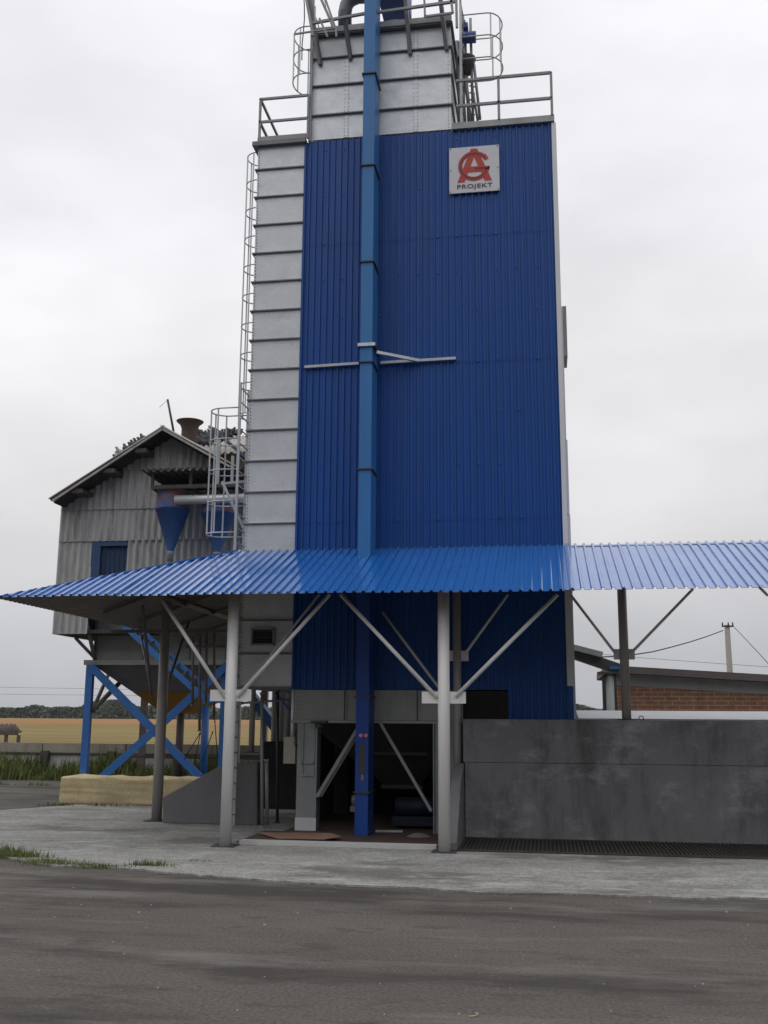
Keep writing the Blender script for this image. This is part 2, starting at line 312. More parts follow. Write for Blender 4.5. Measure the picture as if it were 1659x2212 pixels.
def field_mat():
    M = bpy.data.materials.new('stubble_field'); M.use_nodes = True; t = M.node_tree; n = t.nodes; l = t.links; b = n['Principled BSDF']
    tcn = n.new('ShaderNodeTexCoord'); sp = n.new('ShaderNodeSeparateXYZ'); l.new(tcn.outputs['Object'], sp.inputs[0])
    mpn = n.new('ShaderNodeMapping'); mpn.inputs['Scale'].default_value = (0.004, 0.03, 1); l.new(tcn.outputs['Object'], mpn.inputs[0])
    z = n.new('ShaderNodeTexNoise'); z.inputs['Scale'].default_value = 1.5; z.inputs['Detail'].default_value = 6; l.new(mpn.outputs[0], z.inputs[0])
    r = n.new('ShaderNodeMapRange'); r.inputs[1].default_value = 30; r.inputs[2].default_value = 620; l.new(sp.outputs[1], r.inputs[0])
    a = n.new('ShaderNodeMath'); a.operation = 'MULTIPLY_ADD'; a.inputs[1].default_value = 0.12; l.new(z.outputs[0], a.inputs[0]); l.new(r.outputs[0], a.inputs[2])
    rp = n.new('ShaderNodeValToRGB'); l.new(a.outputs[0], rp.inputs[0]); e = rp.color_ramp.elements
    e[0].position = 0.05; e[0].color = (0.20, 0.155, 0.075, 1); e[1].position = 1.0; e[1].color = (0.20, 0.15, 0.085, 1)
    for p, c in ((0.12, (0.165, 0.132, 0.065)), (0.22, (0.19, 0.15, 0.075)), (0.36, (0.17, 0.135, 0.065)), (0.40, (0.24, 0.135, 0.065)), (0.7, (0.235, 0.145, 0.075))):
        k = rp.color_ramp.elements.new(p); k.color = (*c, 1)
    mp2 = n.new('ShaderNodeMapping'); mp2.inputs['Scale'].default_value = (0.012, 0.16, 1); mp2.inputs['Rotation'].default_value = (0, 0, 0.10); l.new(tcn.outputs['Object'], mp2.inputs[0])
    z2 = n.new('ShaderNodeTexNoise'); z2.inputs['Scale'].default_value = 2.0; z2.inputs['Detail'].default_value = 8; z2.inputs['Roughness'].default_value = 0.7; l.new(mp2.outputs[0], z2.inputs[0])
    r2 = n.new('ShaderNodeMapRange'); l.new(z2.outputs[0], r2.inputs[0])
    for q_, x_ in enumerate((0.32, 0.68, 0.95, 1.6)): r2.inputs[q_ + 1].default_value = x_
    s2 = n.new('ShaderNodeVectorMath'); s2.operation = 'SCALE'; l.new(rp.outputs[0], s2.inputs[0]); l.new(r2.outputs[0], s2.inputs['Scale'])
    l.new(s2.outputs[0], b.inputs['Base Color']); b.inputs['Roughness'].default_value = 1.0; b.inputs['Specular IOR Level'].default_value = 0.0
    return M
M_field = field_mat()

# ------------------------------------------------------------------ ground
tag(MB().add([(-3000, -60, 0), (3000, -60, 0), (3000, 4000, 0), (-3000, 4000, 0)], [(0, 1, 2, 3)]).build('ground', M_asph), kind='structure')
tag(MB().add([(-2500, 34.5, .02), (2500, 34.5, .02), (2500, 3500, .02), (-2500, 3500, .02)], [(0, 1, 2, 3)]).build('field', M_field), kind='structure')
edge = [(-12.5, 15.3), (-9.6, 14.75), (-7.9, 14.28), (-6.6, 13.5), (-5.3, 13.42), (-4.4, 13.1), (-3.6, 12.88), (-2.0, 12.68), (-0.6, 12.52), (0.7, 12.55), (2.5, 12.75), (5, 13.0), (12, 13.5)]
pts = []
for (x0, y0), (x1, y1) in zip(edge, edge[1:]):
    k = max(2, int(abs(x1 - x0) / 0.12))
    for i in range(k):
        t_ = i / k; pts.append((x0 + (x1 - x0) * t_, y0 + (y1 - y0) * t_ + random.gauss(0, .018) + .05 * sin(x0 * 3 + t_ * 5), .0))
pts.append((12, 13.5, 0)); pts += [(12, 27.5, 0), (-6, 27.5, 0), (-8.0, 24.2, 0), (-10.6, 22.6, 0), (-11.6, 20.6, 0), (-13.5, 18.5, 0)]
ap = MB().prism([(x, y, 0.0) for x, y, z in pts], (0, 0, 0.022))
tag(ap.build('concrete_apron', M_apron), kind='structure')

# ------------------------------------------------------------------ grain dryer tower
XL, XD, XB, YT = -5.54, -4.55, 0.36, 18.25           # left edge, silver/blue division, blue edge, facade plane
ZB, ZT, ZBAND, YB = 2.49, 13.40, 1.95, 21.9
T = root('grain_dryer', (-2.6, YT, 0), 'tall blue clad grain dryer tower with silver panelled left edge and silver top section', 'grain dryer')
core = MB().box(XL + .03, XB + .04, YT + .06, YB, ZB + .01, ZT - .03)
core.build('inner_body', M_galvd, T)
CP_ = .125
cladp = [(0, 0), (.50, 0), (.58, -.0), (.66, .028), (.92, .028), (1.0, 0)]
def clad(mb, x0, x1, z0, z1, off=0.0, lap=0.0):
    mb.sheet((x0, YT + .03 - off, z0), (1, 0, 0), (0, 0, 1), x1 - x0, z1 - z0, [(a, -h) for a, h in [(0, 0), (.62, 0), (.70, .03), (.92, .03), (.9999, 0)]], CP_, (0, 1, 0))
cl = MB()
XO0, XO1 = -1.45, -0.77
rows = [(ZB, 5.60), (5.55, 8.62), (8.57, 11.18), (11.13, ZT)]
for i, (a, b) in enumerate(rows): clad(cl, XD + .01, XB, a, b, .006 * i)
nx = XD + .01 + CP_ * math.ceil((XO1 - XD - .01) / CP_)
clad(cl, nx, XB, 1.97, ZB + .03, -.006)
cl.build('blue_cladding', M_clad, T)
ft = MB()                                         # rows of fixing screws
for z in (2.7, 3.6, 4.5, 5.57, 6.6, 7.6, 8.59, 9.6, 10.4, 11.15, 12.2, 13.2):
    x = XD + .05
    while x < XB:
        if random.random() < .6: ft.box(x - .008, x + .008, YT - .012, YT + .04, z + random.uniform(-.02, .02), z + .018)
        x += CP_ * 3
ft.build('fixing_screw_rows', M_casing, T)['kind'] = 'stuff'
# silver side panels: individual rings
zs = [2.52 + .6085 * i for i in range(18)]; zs.append(ZT - .03)
for i in range(len(zs) - 1):
    a, b = zs[i], zs[i + 1]
    p = MB()
    p.add([(XL, YT - .004, b - .004), (XD, YT - .004, b - .004), (XD, YT + .012, a + .03), (XL, YT + .012, a + .03), (XD, YT - .03, a + .012), (XL, YT - .03, a + .012),
           (XL, YB, b - .004), (XL, YB, a + .03)], [(0, 3, 2, 1), (3, 5, 4, 2), (0, 6, 7, 3)])
    po = p.build('side_panel', M_galv, T)
    MB().box(XL - .045, XD + .0, YT - .045, YT + .05, a - .012, a + .012).box(XL - .045, XL - .002, YT + .05, YB, a - .012, a + .012).build('panel_flange', M_seam, po)
    bt = MB()
    for k in range(9):
        zz_ = a + .05 + k * (b - a - .08) / 8
        bt.box(XL + .02, XL + .034, YT - .014, YT + .02, zz_ - .007, zz_ + .007)
    bt.build('bolt_row', M_seam, po)['kind'] = 'stuff'
MB().box(XD - .012, XD + .03, YT - .035, YT + .03, ZB, ZT - .05).build('cover_strip', M_clad, T)
# pale corner flashing on the right, side panels behind it
MB().box(XB, XB + .085, YT - .03, YT + .05, 2.56, ZT - .02).build('corner_flashing', M_trim, T)
MB().box(XB + .005, XB + .10, YT - .02, YT + .05, 1.985, 2.555).build('lower_corner_post', M_clad, T)
sd_ = MB()
for a, b, w in ((2.0, 5.6, .14), (5.62, 7.0, .13), (7.02, 9.6, .11), (9.62, 13.3, .09)): sd_.box(XB + .06, XB + w, YT + .05, YB, a, b)
sd_.build('right_side_panel', M_trim, T)
MB().box(XB + .12, XB + .19, YT + .4, YT + 1.1, 8.75, 9.75).build('side_hatch', M_galvd, T)
# dark opening, silver band and legs
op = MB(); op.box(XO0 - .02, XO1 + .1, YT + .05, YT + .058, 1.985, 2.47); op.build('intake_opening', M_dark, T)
bd = MB()
bw = [-4.50, -3.62, -3.52, -2.30, -2.22, -1.46]
for a, b in ((-4.50, -3.58), (-3.565, -2.27), (-2.255, -1.46)): bd.box(a, b, YT, YT + .05, ZBAND, ZB - .01)
for x in (-3.60, -3.545, -2.29, -2.235): bd.box(x - .012, x + .012, YT - .03, YT - .001, ZBAND, ZB - .012)
bd.box(-4.50, -1.46, YT + .06, YB - .3, ZBAND + .04, ZB - .02)
bo = bd.build('hopper_band', M_galvd, T)
bt = MB()
for k in range(7):
    for x in (-4.46, -4.41): bt.box(x - .008, x + .008, YT - .012, YT - .001, ZBAND + .05 + k * .07, ZBAND + .066 + k * .07)
bt.build('bolt_row', M_seam, bo)['kind'] = 'stuff'
MB().box(-4.56, -1.40, YT - .05, YT + .1, ZBAND - .05, ZBAND - .004).build('base_beam', M_galvd, T)
lg = MB().box(-4.43, -4.07, YT - .02, YT + .30, .0, ZBAND - .052); l1 = lg.build('leg', M_legp, T)
MB().box(-4.44, -4.06, YT - .03, YT - .021, .0, .26).build('foot_wrap', M_trim, l1)
fr = MB()
for a, b, c, d in ((-4.34, -4.31, 1.0, 1.9), (-4.13, -4.10, 1.0, 1.9), (-4.34, -4.10, .97, 1.0), (-4.34, -4.10, 1.18, 1.21), (-4.09, -4.06, .3, 1.9)): fr.box(a, b, YT - .05, YT - .021, c, d)
fr.build('leg_channel', M_legp, l1)
l2 = MB().box(-1.95, -1.56, YT - .02, YT + .30, .0, ZBAND - .052).build('leg', M_legp, T)
fr = MB()
for x in (-1.985, -1.90, -1.80, -1.62): fr.box(x, x + .022, YT - .06, YT - .021, .0 if x < -1.95 else 1.0, 1.9)
fr.build('leg_channel', M_legp, l2)
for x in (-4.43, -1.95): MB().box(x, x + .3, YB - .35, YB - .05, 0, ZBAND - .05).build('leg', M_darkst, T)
MB().bar((-4.05, YT - .02, .62), (-3.25, YT + .0, 1.95), .05, .06).bar((-4.0, YT + .05, .62), (-3.2, YT + .06, 1.95), .03, .05).build('brace', M_galvd, T)
MB().bar(at(822, 1562, Y=YT - .05), at(932, 1752, Y=YT - .05), .07, .05).build('brace', M_galvd, T)
hp = MB()
A = [(-4.4, YT + .35, ZBAND), (-1.5, YT + .35, ZBAND), (-1.5, YB - .4, ZBAND), (-4.4, YB - .4, ZBAND)]; B = [(-3.1, 19.8, .75), (-2.4, 19.8, .75), (-2.4, 20.4, .75), (-3.1, 20.4, .75)]
hp.add(A + B, [(0, 1, 5, 4), (1, 2, 6, 5), (2, 3, 7, 6), (3, 0, 4, 7)]); hp.box(-3.15, -2.35, 19.75, 20.45, .68, .75); hp.box(-3.3, -2.2, YT + .9, YT + .95, 1.32, 1.37)
hp.build('discharge_hopper', M_darkst, T)  # darker than galvanised; shade of the enclosed bay put into the colour
mo = MB().tube((-2.75, 19.0, .42), (-1.95, 19.0, .42), .17, 14).box(-2.8, -1.9, 18.85, 19.15, .1, .26); mo.build('drive_motor', M_motordk, T)
MB().tube((-3.6, 19.2, .5), (-3.42, 19.2, .5), .09, 12).box(-3.62, -3.3, 19.1, 19.35, .3, .4).build('gear_housing', M_cream, T)
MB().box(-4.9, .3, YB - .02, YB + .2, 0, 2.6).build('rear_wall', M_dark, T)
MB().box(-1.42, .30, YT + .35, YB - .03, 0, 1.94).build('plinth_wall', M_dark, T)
MB().box(-4.46, -4.42, YT + .95, YB - .4, 0, 1.9).build('side_sheet', M_darkst, T)
# louvre on the silver side under the canopy
a, b = at(545, 1357, Y=YT), at(594, 1394, Y=YT)
lv = MB(); x0, x1, z1, z0 = a.x, b.x, a.z, b.z
for q in ((x0, x1, z1 - .03, z1), (x0, x1, z0, z0 + .03), (x0, x0 + .03, z0, z1), (x1 - .03, x1, z0, z1)): lv.box(q[0], q[1], YT - .08, YT - .005, q[2], q[3])
lo = lv.build('louvre_frame', M_galvd, T)
MB().box(x0 + .03, x1 - .03, YT - .012, YT - .006, z0 + .03, z1 - .03).build('louvre_backing', M_dark, lo)
sb = MB()
for k in range(4):
    z = z0 + .05 + k * (z1 - z0 - .06) / 4
    sb.add([(x0 + .03, YT - .07, z), (x1 - .03, YT - .07, z), (x1 - .03, YT - .015, z + .05), (x0 + .03, YT - .015, z + .05)], [(0, 1, 2, 3)])
sb.build('louvre_blade', M_seam, lo)
# top cap of the left column and of the blue roof
MB().box(XL - .10, XD + .02, YT - .10, YB, ZT - .03, ZT + .06).build('roof_edge', M_seam, T)
MB().box(XL + .0, XD + .02, YT - .07, YT - .02, ZT + .06, ZT + .17).build('toe_board', M_rail, T)
MB().box(-1.58, XB + .06, YT - .06, YB, ZT, ZT + .13).build('roof_edge', M_galvd, T)
MB().box(XD, XB + .02, YT + .02, YB, ZT - .025, ZT + .001).build('roof_deck', M_galvd, T)
# silver head section
HX0, HX1, HY = -4.43, -1.60, YT + .04
hz = [ZT + .05]
for v in (249, 186, 127): hz.append(at(676, v + 3, Y=HY).z)
ztop = at(676, 84, Y=HY).z; hz.append(ztop)
for i in range(4):
    a, b = hz[i], hz[i + 1]
    p = MB().box(HX0, HX1, HY, HY + 2.6, a + .012, b - .012)
    po = p.build('head_panel', M_galv, T)
    if i: MB().box(HX0 - .03, HX1 + .04, HY - .05, HY + 2.65, a - .012, a + .012).build('panel_flange', M_seam, po)
    for x in (at(748, 250, Y=HY).x, at(898, 250, Y=HY).x): MB().box(x - .05, x + .05, HY - .008, HY - .0005, a + .02, b - .02).build('joint_strip', M_galv, po)
    bt = MB()
    for x in (at(748, 250, Y=HY).x - .035, at(748, 250, Y=HY).x + .035, at(898, 250, Y=HY).x - .035, at(898, 250, Y=HY).x + .035, HX1 - .05):
        for k in range(7): bt.box(x - .007, x + .007, HY - .014, HY - .0085, a + .05 + k * (b - a - .1) / 6, a + .064 + k * (b - a - .1) / 6)
    bt.build('bolt_row', M_seam, po)['kind'] = 'stuff'
MB().box(HX0 - .06, HX1 + .05, HY - .10, HY + 2.7, ztop + .0, ztop + .03).build('head_cap', M_seam, T)
MB().box(HX0 - .03, HX1 + .03, HY - .12, HY - .05, ztop + .03, ztop + .16).build('toe_board', M_rail, T)
MB().bar((HX0 - .03, HY - .06, ZT), (HX0 - .03, HY - .06, ztop + 1.4), .06, .06).build('corner_post', M_rail, T)
# railings at the two roof levels
R1 = MB(); y = YT - .05
tl, tr = at(561, 215, Y=y), at(667, 204, Y=y); zt, zm = tl.z, at(561, 264, Y=y).z; zb = ZT + .06
for x in (tl.x + .02, tr.x): R1.bar((x, y, zb), (x, y, zt), .045)
for z in (zt, zm): R1.bar((tl.x, y, z), (tr.x, y, z), .045); R1.bar((tl.x + .02, y, z), (tl.x + .02, YB, z), .045)
for yy in (YT + 1.6, YB - .1): R1.bar((tl.x + .02, yy, zb), (tl.x + .02, yy, zt), .045)
R1.build('railing', M_rail, T)
R2 = MB(); tl, tr = at(985, 176, Y=y), at(1190, 157, Y=y); zt, zm = tr.z, at(1191, 212, Y=y).z
for x in (at(1077, 200, Y=y).x, tr.x): R2.bar((x, y, ZT + .13), (x, y, zt), .05)
for z in (zt, zm): R2.bar((tl.x, y, z), (tr.x, y, z), .05)
for z in (zt,): R2.bar((tr.x, y, z), (tr.x, y + .05, z), .05)
R2.build('railing', M_rail, T)
# platform railing and props round the head
R3 = MB(); yp = HY - .42
def yl(p, q, w, Y=yp, Y2=None): R3.bar(at(*p, Y=Y), at(*q, Y=Y if Y2 is None else Y2), w)
yl((676, 50), (790, 29), .05); yl((815, 27), (985, 3), .05)
for a_, b_ in (((757, 127), (742, 20)), ((886, 117), (874, -30)), ((965, 107), (948, -30)), ((692, 140), (662, -30))): yl(a_, b_, .075, HY - .03, yp)
yl((918, 36), (978, 28), .04); yl((918, 36), (916, -20), .04); yl((978, 28), (972, -20), .05)
yl((985, -20), (987, 60), .05); yl((662, 0), (676, 78), .05)
yl((690, -10), (722, 62), .05); yl((700, -10), (726, 64), .04); yl((726, 64), (727, 80), .04); yl((690, 40), (708, 80), .04); yl((635, 74), (727, 60), .03)
R3.build('head_railing', M_rail, T)
# duct elbow and elevator drive housing over the head
yd = HY + .5
c0 = at(745, 66, Y=yd); D_ = MB()
D_.path([c0, at(745, 28, Y=yd), at(748, 12, Y=yd), at(757, 0, Y=yd), at(772, -7, Y=yd), at(800, -9, Y=yd)], .145, 14)
D_.build('aspiration_duct', M_duct, T)
c1 = at(852, 48, Y=yd)
MB().lathe((c1.x, c1.y, ztop), [(.26, 0), (.25, .25), (.21, .42), (.21, .5)], 20).build('spout_cone', M_casing, T)
MB().box(c1.x - .30, c1.x + .30, yd - .3, yd + .5, at(852, 14, Y=yd).z, at(852, 14, Y=yd).z + .9).build('drive_housing', M_motor, T)
# pipes, motor and bucket on the right of the head
G = MB(); yg = YT + 1.0
for (u0, v0, u1, v1, r) in ((1003, 45, 1012, 262, .03), (1016, 40, 1022, 262, .03), (1024, 140, 1037, 258, .03), (992, 110, 1003, 262, .05), (1000, 120, 1016, 262, .04), (987, 90, 996, 262, .05), (1018, 175, 1032, 262, .025)):
    G.tube(at(u0, v0, Y=yg), at(u1, v1, Y=yg), r, 8)
for v in (170, 185, 200, 215, 230, 245): G.bar(at(1014, v, Y=yg), at(1026, v + 3, Y=yg), .025)
G.build('pipe_bundle', M_rail, T)
MB().tube(at(996, 82, Y=yg - .1), at(1028, 80, Y=yg - .1), .12, 14).box(at(1002, 70, Y=yg).x, at(1012, 70, Y=yg).x, yg - .2, yg, at(1002, 72, Y=yg).z, at(1002, 62, Y=yg).z).build('hoist_motor', M_motor, T)
a = at(1008, 160, Y=yg)
MB().lathe((a.x, a.y, a.z), [(.02, -.05), (.10, 0), (.2, .32), (.2, .36), (.0, .36)], 12).build('catch_funnel', M_darkst, T)
MB().path([at(655 + 3 * sin(k), v, Y=HY) for k, v in enumerate((-20, 10, 40, 70, 95, 130))], .012, 5).path([at(698, -15, Y=yp), at(704, 15, Y=yp), at(712, 45, Y=yp), at(718, 62, Y=yp)], .006, 5).build('loose_cable', M_black, T)
MB().path([at(992, -15, Y=yp), at(1000, 30, Y=yp), at(1006, 60, Y=yp), at(1010, 80, Y=yg - .1)], .006, 5).build('loose_cable', M_black, T)
# facade bars that steady the elevator leg
MB().bar(at(658, 793, Y=YT - .04), at(776, 785, Y=YT - .04), .05).build('stay_bar', M_railp, T)
MB().bar(at(822, 784, Y=YT - .04), at(985, 774, Y=YT - .04), .05).build('stay_bar', M_railp, T)
MB().bar(at(813, 761, Y=17.75), at(905, 779, Y=YT - .06), .055).build('stay_bar', M_galv, T)
# floodlight on the base beam
a = at(690, 1562, Y=YT - .12)
MB().box(a.x - .14, a.x + .14, YT - .22, YT - .052, a.z + .0, a.z + .04).lathe((a.x, YT - .14, a.z - .08), [(.02, -.02), (.06, .0), (.08, .05), (.03, .08)], 12).build('floodlight', M_darkst, T)

def hoops(mb, cx, y0, y1, reach, zs, r=.012, side=1):
    for z in zs:
        ps = [(cx, y0, z)]
        for k in range(13):
            t_ = pi * k / 12; ps.append((cx + side * (reach - .3 + .3 * sin(t_)) if 0 < k < 12 else cx + side * (reach - .3), (y0 + y1) / 2 - (y1 - y0) / 2 * cos(t_), z))
        ps.append((cx, y1, z)); mb.path(ps, r, 6)
def caged_ladder(name, label, x, y0, y1, z0, z1, zh0, zh1, nh, reach, side, zr=.28, strap=True):
    r_ = root(name, (x, (y0 + y1) / 2, z0), label, 'ladder')
    for yy in (y0, y1): MB().bar((x, yy, z0), (x, yy, z1), .05, .04).build('stringer', M_railp, r_)
    g = MB(); z = z0 + .2
    while z < z1 - .05: g.tube((x, y0, z), (x, y1, z), .014, 6); z += zr
    g.build('rung_set', M_railp, r_)
    hz_ = [zh0 + (zh1 - zh0) * i / (nh - 1) for i in range(nh)]
    for z in hz_: h = MB(); hoops(h, x, y0, y1, reach, [z], .014, side); h.build('cage_hoop', M_railp, r_)
    for k in (1, 4, 8, 11):
        t_ = pi * k / 12; px = x + side * (reach - .3 + .3 * sin(t_)); py = (y0 + y1) / 2 - (y1 - y0) / 2 * cos(t_)
        MB().bar((px, py, zh0), (px, py, zh1), .03, .008).build('cage_strap', M_railp, r_)
    return r_
xs_ = at(515, 1020, Y=18.5).x
hz0, hz1 = at(480, 1400, Y=18.8).z, at(480, 893, Y=18.8).z
lad = caged_ladder('caged_ladder', 'lower galvanised ladder with hooped safety cage at the bottom left of the tower', xs_, 18.45, 19.0, 0.02, at(521, 828, Y=18.5).z, at(480, 1157, Y=18.8).z, hz1, 5, .66, -1)
MB().bar(at(480, 1040, Y=18.6), at(526, 1141, Y=18.6), .045).bar(at(478, 1045, Y=18.6), at(528, 1040, Y=18.6), .04).bar(at(474, 950, Y=18.9), at(470, 1046, Y=18.9), .05).bar(at(503, 985, Y=18.9), at(501, 1046, Y=18.9), .05).build('landing_frame', M_railp, lad)
MB().bar(at(452, 921, Y=18.75), at(529, 986, Y=20.2), .05).build('hand_rail', M_rail, lad)
xu = at(556, 600, Y=20.0).x
caged_ladder('caged_ladder', 'long thin caged ladder running up the left side to the tower roof', xu, 20.0, 20.6, at(540, 1040, Y=20.3).z, at(555, 330, Y=20.3).z, at(540, 900, Y=20.3).z, at(552, 345, Y=20.3).z, 10, .40, -1)
xh = HX0 - .08
caged_ladder('caged_ladder', 'short caged ladder on the left side of the silver top section', xh, HY + .3, HY + 1.1, ZT + .2, ztop + 1.0, at(650, 172, Y=HY + .5).z, at(650, 72, Y=HY + .5).z, 3, .52, -1)
xh = HX1 + .18
caged_ladder('caged_ladder', 'short caged ladder on the right side of the silver top section', xh, HY + .3, HY + 1.1, ZT + .2, ztop + 1.0, at(1050, 136, Y=HY + .5).z, at(1050, 42, Y=HY + .5).z, 3, .84, 1)

# ------------------------------------------------------------------ bucket elevator leg
EX0, EX1, EY0, EY1 = -3.255, -3.03, 17.6, 18.18
E_ = root('bucket_elevator', ((EX0 + EX1) / 2, 17.9, 0), 'slim blue bucket elevator casing rising up the front of the tower through the canopy', 'elevator')
ez = [0.02, .75, 2.35, 4.4, 6.40, 8.43, 10.42, 12.41, 14.38, 17.5]
for i in range(len(ez) - 1):
    s_ = MB().box(EX0, EX1, EY0, EY1, ez[i] + .012, ez[i + 1] - .012).build('casing_section', M_casing if i > 2 else M_casingsh, E_)
    if i: MB().box(EX0 - .03, EX1 + .03, EY0 - .03, EY1 + .0, ez[i] - .012, ez[i] + .012).build('casing_flange', M_darkst, s_)
MB().box(EX0 - .04, EX1 + .06, EY0 - .045, EY0 - .0, 8.73, 8.79).build('clamp', M_galv, E_)
MB().box(EX0 - .04, EX0 - .002, EY0 - .0, EY1, 8.73, 8.79).box(EX1 + .002, EX1 + .06, EY0, EY1, 8.73, 8.79).build('clamp', M_darkst, E_)
def circ(c, r, n=20): return [(c[0] + r * cos(2 * pi * k / n), c[1], c[2] + r * sin(2 * pi * k / n)) for k in range(n)]
for u in (779.5, 790.5):
    c = at(u, 1588.5, Y=EY0)
    d = MB().prism(circ((c.x, EY0 - .001, c.z), .036), (0, -.004, 0)); dk = d.build('warning_sticker', M_red, E_)
    MB().prism(circ((c.x, EY0 - .006, c.z), .025), (0, -.002, 0)).build('sticker_face', M_sign, dk)
    MB().bar((c.x - .018, EY0 - .010, c.z + .018), (c.x + .018, EY0 - .010, c.z - .018), .004, .010).bar((c.x - .004, EY0 - .012, c.z - .014), (c.x + .006, EY0 - .012, c.z + .014), .003, .012).build('sticker_bar', M_red, dk)
a, b = at(776, 1608, Y=EY0), at(788, 1672, Y=EY0)
MB().box(a.x, b.x, EY0 - .012, EY0 - .001, b.z, a.z).build('inspection_hatch', M_darkst, E_)
a, b = at(780, 1673, Y=EY0), at(784, 1686, Y=EY0)
MB().box(a.x, b.x + .01, EY0 - .005, EY0 - .001, b.z, a.z).build('yellow_tag', M_yel, E_)

# ------------------------------------------------------------------ logo sign
ysn = YT - .06
sA, sB, sC, sD = at(970, 321, Y=ysn), at(1077, 312, Y=ysn), at(1080, 410, Y=ysn), at(971, 419, Y=ysn)
sx0, sx1, sz1, sz0 = (sA.x + sD.x) / 2, (sB.x + sC.x) / 2, (sA.z + sB.z) / 2, (sC.z + sD.z) / 2
SG = root('logo_sign', ((sx0 + sx1) / 2, ysn, sz0), 'square white sign with red emblem and the word PROJEKT on the blue cladding', 'sign')
MB().box(sx0, sx1, ysn, ysn + .03, sz0, sz1).build('sign_board', M_sign, SG)
def sp(u, v, k): return (sx0 + (sx1 - sx0) * u, ysn - k, sz1 - (sz1 - sz0) * v)
def spoly(mb, pts, k=.003, th=.002): mb.prism([sp(u, v, k) for u, v in pts], (0, -th, 0))
em = MB()
spoly(em, [(.438, .05), (.499, .05), (.499, .235), (.306, .775), (.162, .775)]); spoly(em, [(.500, .05), (.56, .05), (.853, .773), (.706, .773), (.500, .235)])
spoly(em, [(.40, .441), (.60, .441), (.64, .567), (.36, .567)], .0032)
def ring(mb, r0, r1, a0, a1, k, n=48):
    for i in range(n):
        t0 = radians(a0 + (a1 - a0) * i / n); t1 = radians(a0 + (a1 - a0) * (i + 1) / n)
        spoly(mb, [(.4975 + r * cos(t), .43 - r * 1.02 * sin(t)) for r, t in ((r0, t0), (r1, t0), (r1, t1), (r0, t1))], k)
ring(em, .235, .318, 26, 351, .006); spoly(em, [(.52, .452), (.815, .452), (.79, .53), (.52, .53)], .006)
spoly(em, [(.70, .25), (.72, .17), (.79, .285), (.71, .29)], .0061)
em.build('emblem', M_red, SG)
dk = MB(); ring(dk, .258, .282, 36, 345, .009); spoly(dk, [(.52, .475), (.775, .475), (.765, .50), (.52, .50)], .009)
dk.build('emblem_shading', M_dkred, SG)
def text_mesh(txt, size, width=None):
    cu = bpy.data.curves.new('t', 'FONT'); cu.body = txt; cu.size = size; cu.extrude = .002; cu.offset = 0.003; cu.space_character = 1.12; cu.align_x = 'CENTER'
    to = bpy.data.objects.new('t', cu); COL.objects.link(to)
    dg = bpy.context.evaluated_depsgraph_get(); me = bpy.data.meshes.new_from_object(to.evaluated_get(dg))
    bpy.data.objects.remove(to); return me
me = text_mesh('PROJEKT', 0.21); xsz = [v.co.x for v in me.vertices]; ysz = [v.co.y for v in me.vertices]
w_ = max(xsz) - min(xsz); h_ = max(ysz) - min(ysz); tw = (sx1 - sx0) * .70; th = (sz1 - sz0) * .118
o0 = Vector(SG.location)
for v in me.vertices:
    v.co = Vector((sx0 + (sx1 - sx0) * .158 + (v.co.x - min(xsz)) / w_ * tw, ysn - .004 - v.co.z, sz1 - (sz1 - sz0) * .942 + (v.co.y - min(ysz)) / h_ * th)) - o0
me.materials.append(M_ink); lt = bpy.data.objects.new('lettering', me); COL.objects.link(lt); lt.parent = SG
sc_ = MB()
for u, v in ((.03, .03), (.97, .03), (.03, .5), (.97, .5), (.03, .97), (.97, .97)): sc_.prism([tuple(Vector(p)) for p in circ(sp(u, v, .003), .012, 8)], (0, -.004, 0))
sc_.build('screw_set', M_darkst, SG)

# ------------------------------------------------------------------ canopy
YE, ZE, YR, ZR, XEL, XER = 15.4, 3.875, 18.2, 5.03, -8.87, 9.0
C_ = root('canopy', (-2.0, 17, 0), 'blue ribbed sheet metal canopy on silver tube columns wrapped round the tower foot', 'canopy')
sl_ = sqrt((YR - YE) ** 2 + (ZR - ZE) ** 2); cs, sn = (YR - YE) / sl_, (ZR - ZE) / sl_
hipk = (XD - 1.05 - XEL) / (YR - YE)
ribp = [(0, 0), (.60, 0), (.68, .032), (.90, .032), (.9999, 0)]
def farcut(x): return min(sl_, (x + .001) / hipk / cs) if x < XD - 1.05 - XEL else sl_
PT = .15
def lapped(mb, x0, x1, cut=None, lift=0.0):                 # one roofing sheet after another, seven ribs each, none lying quite like the next
    x = x0; k = 0
    while x < x1 - .01:
        w = min(PT * 7, x1 - x); dz = .004 * (k % 2) + lift
        mb.sheet((x, YE, ZE + dz), (1, 0, 0), (0, cs, sn), w, sl_, ribp, PT, (0, -sn, cs), far=(lambda q, x=x: max(.02, cut(x - XEL + q))) if cut else None,
                 near=lambda q, n_=random.uniform(-.012, .014): n_ if (cut is None or x > XEL + .3) else 0.0, tail=random.uniform(0, .014))
        x += w; k += 1
rf = MB(); lapped(rf, XEL, .45, farcut); ro1 = rf.build('front_roof_sheet', M_roof, C_)
rf = MB(); lapped(rf, .30, XER, None, .006); rf.build('right_roof_sheet', M_roof, C_)
rf = MB()
W2 = XD - 1.05 - XEL; s2 = sqrt(W2 ** 2 + (ZR - ZE) ** 2); c2_, n2_ = W2 / s2, (ZR - ZE) / s2
rf.sheet((XEL, YE, ZE), (0, 1, 0), (c2_, 0, n2_), 12.0, s2, ribp, PT, (-n2_, 0, c2_), far=lambda q: max(.02, min(s2, q * hipk / c2_)), flip=True)
rf.build('left_roof_sheet', M_roof, C_)
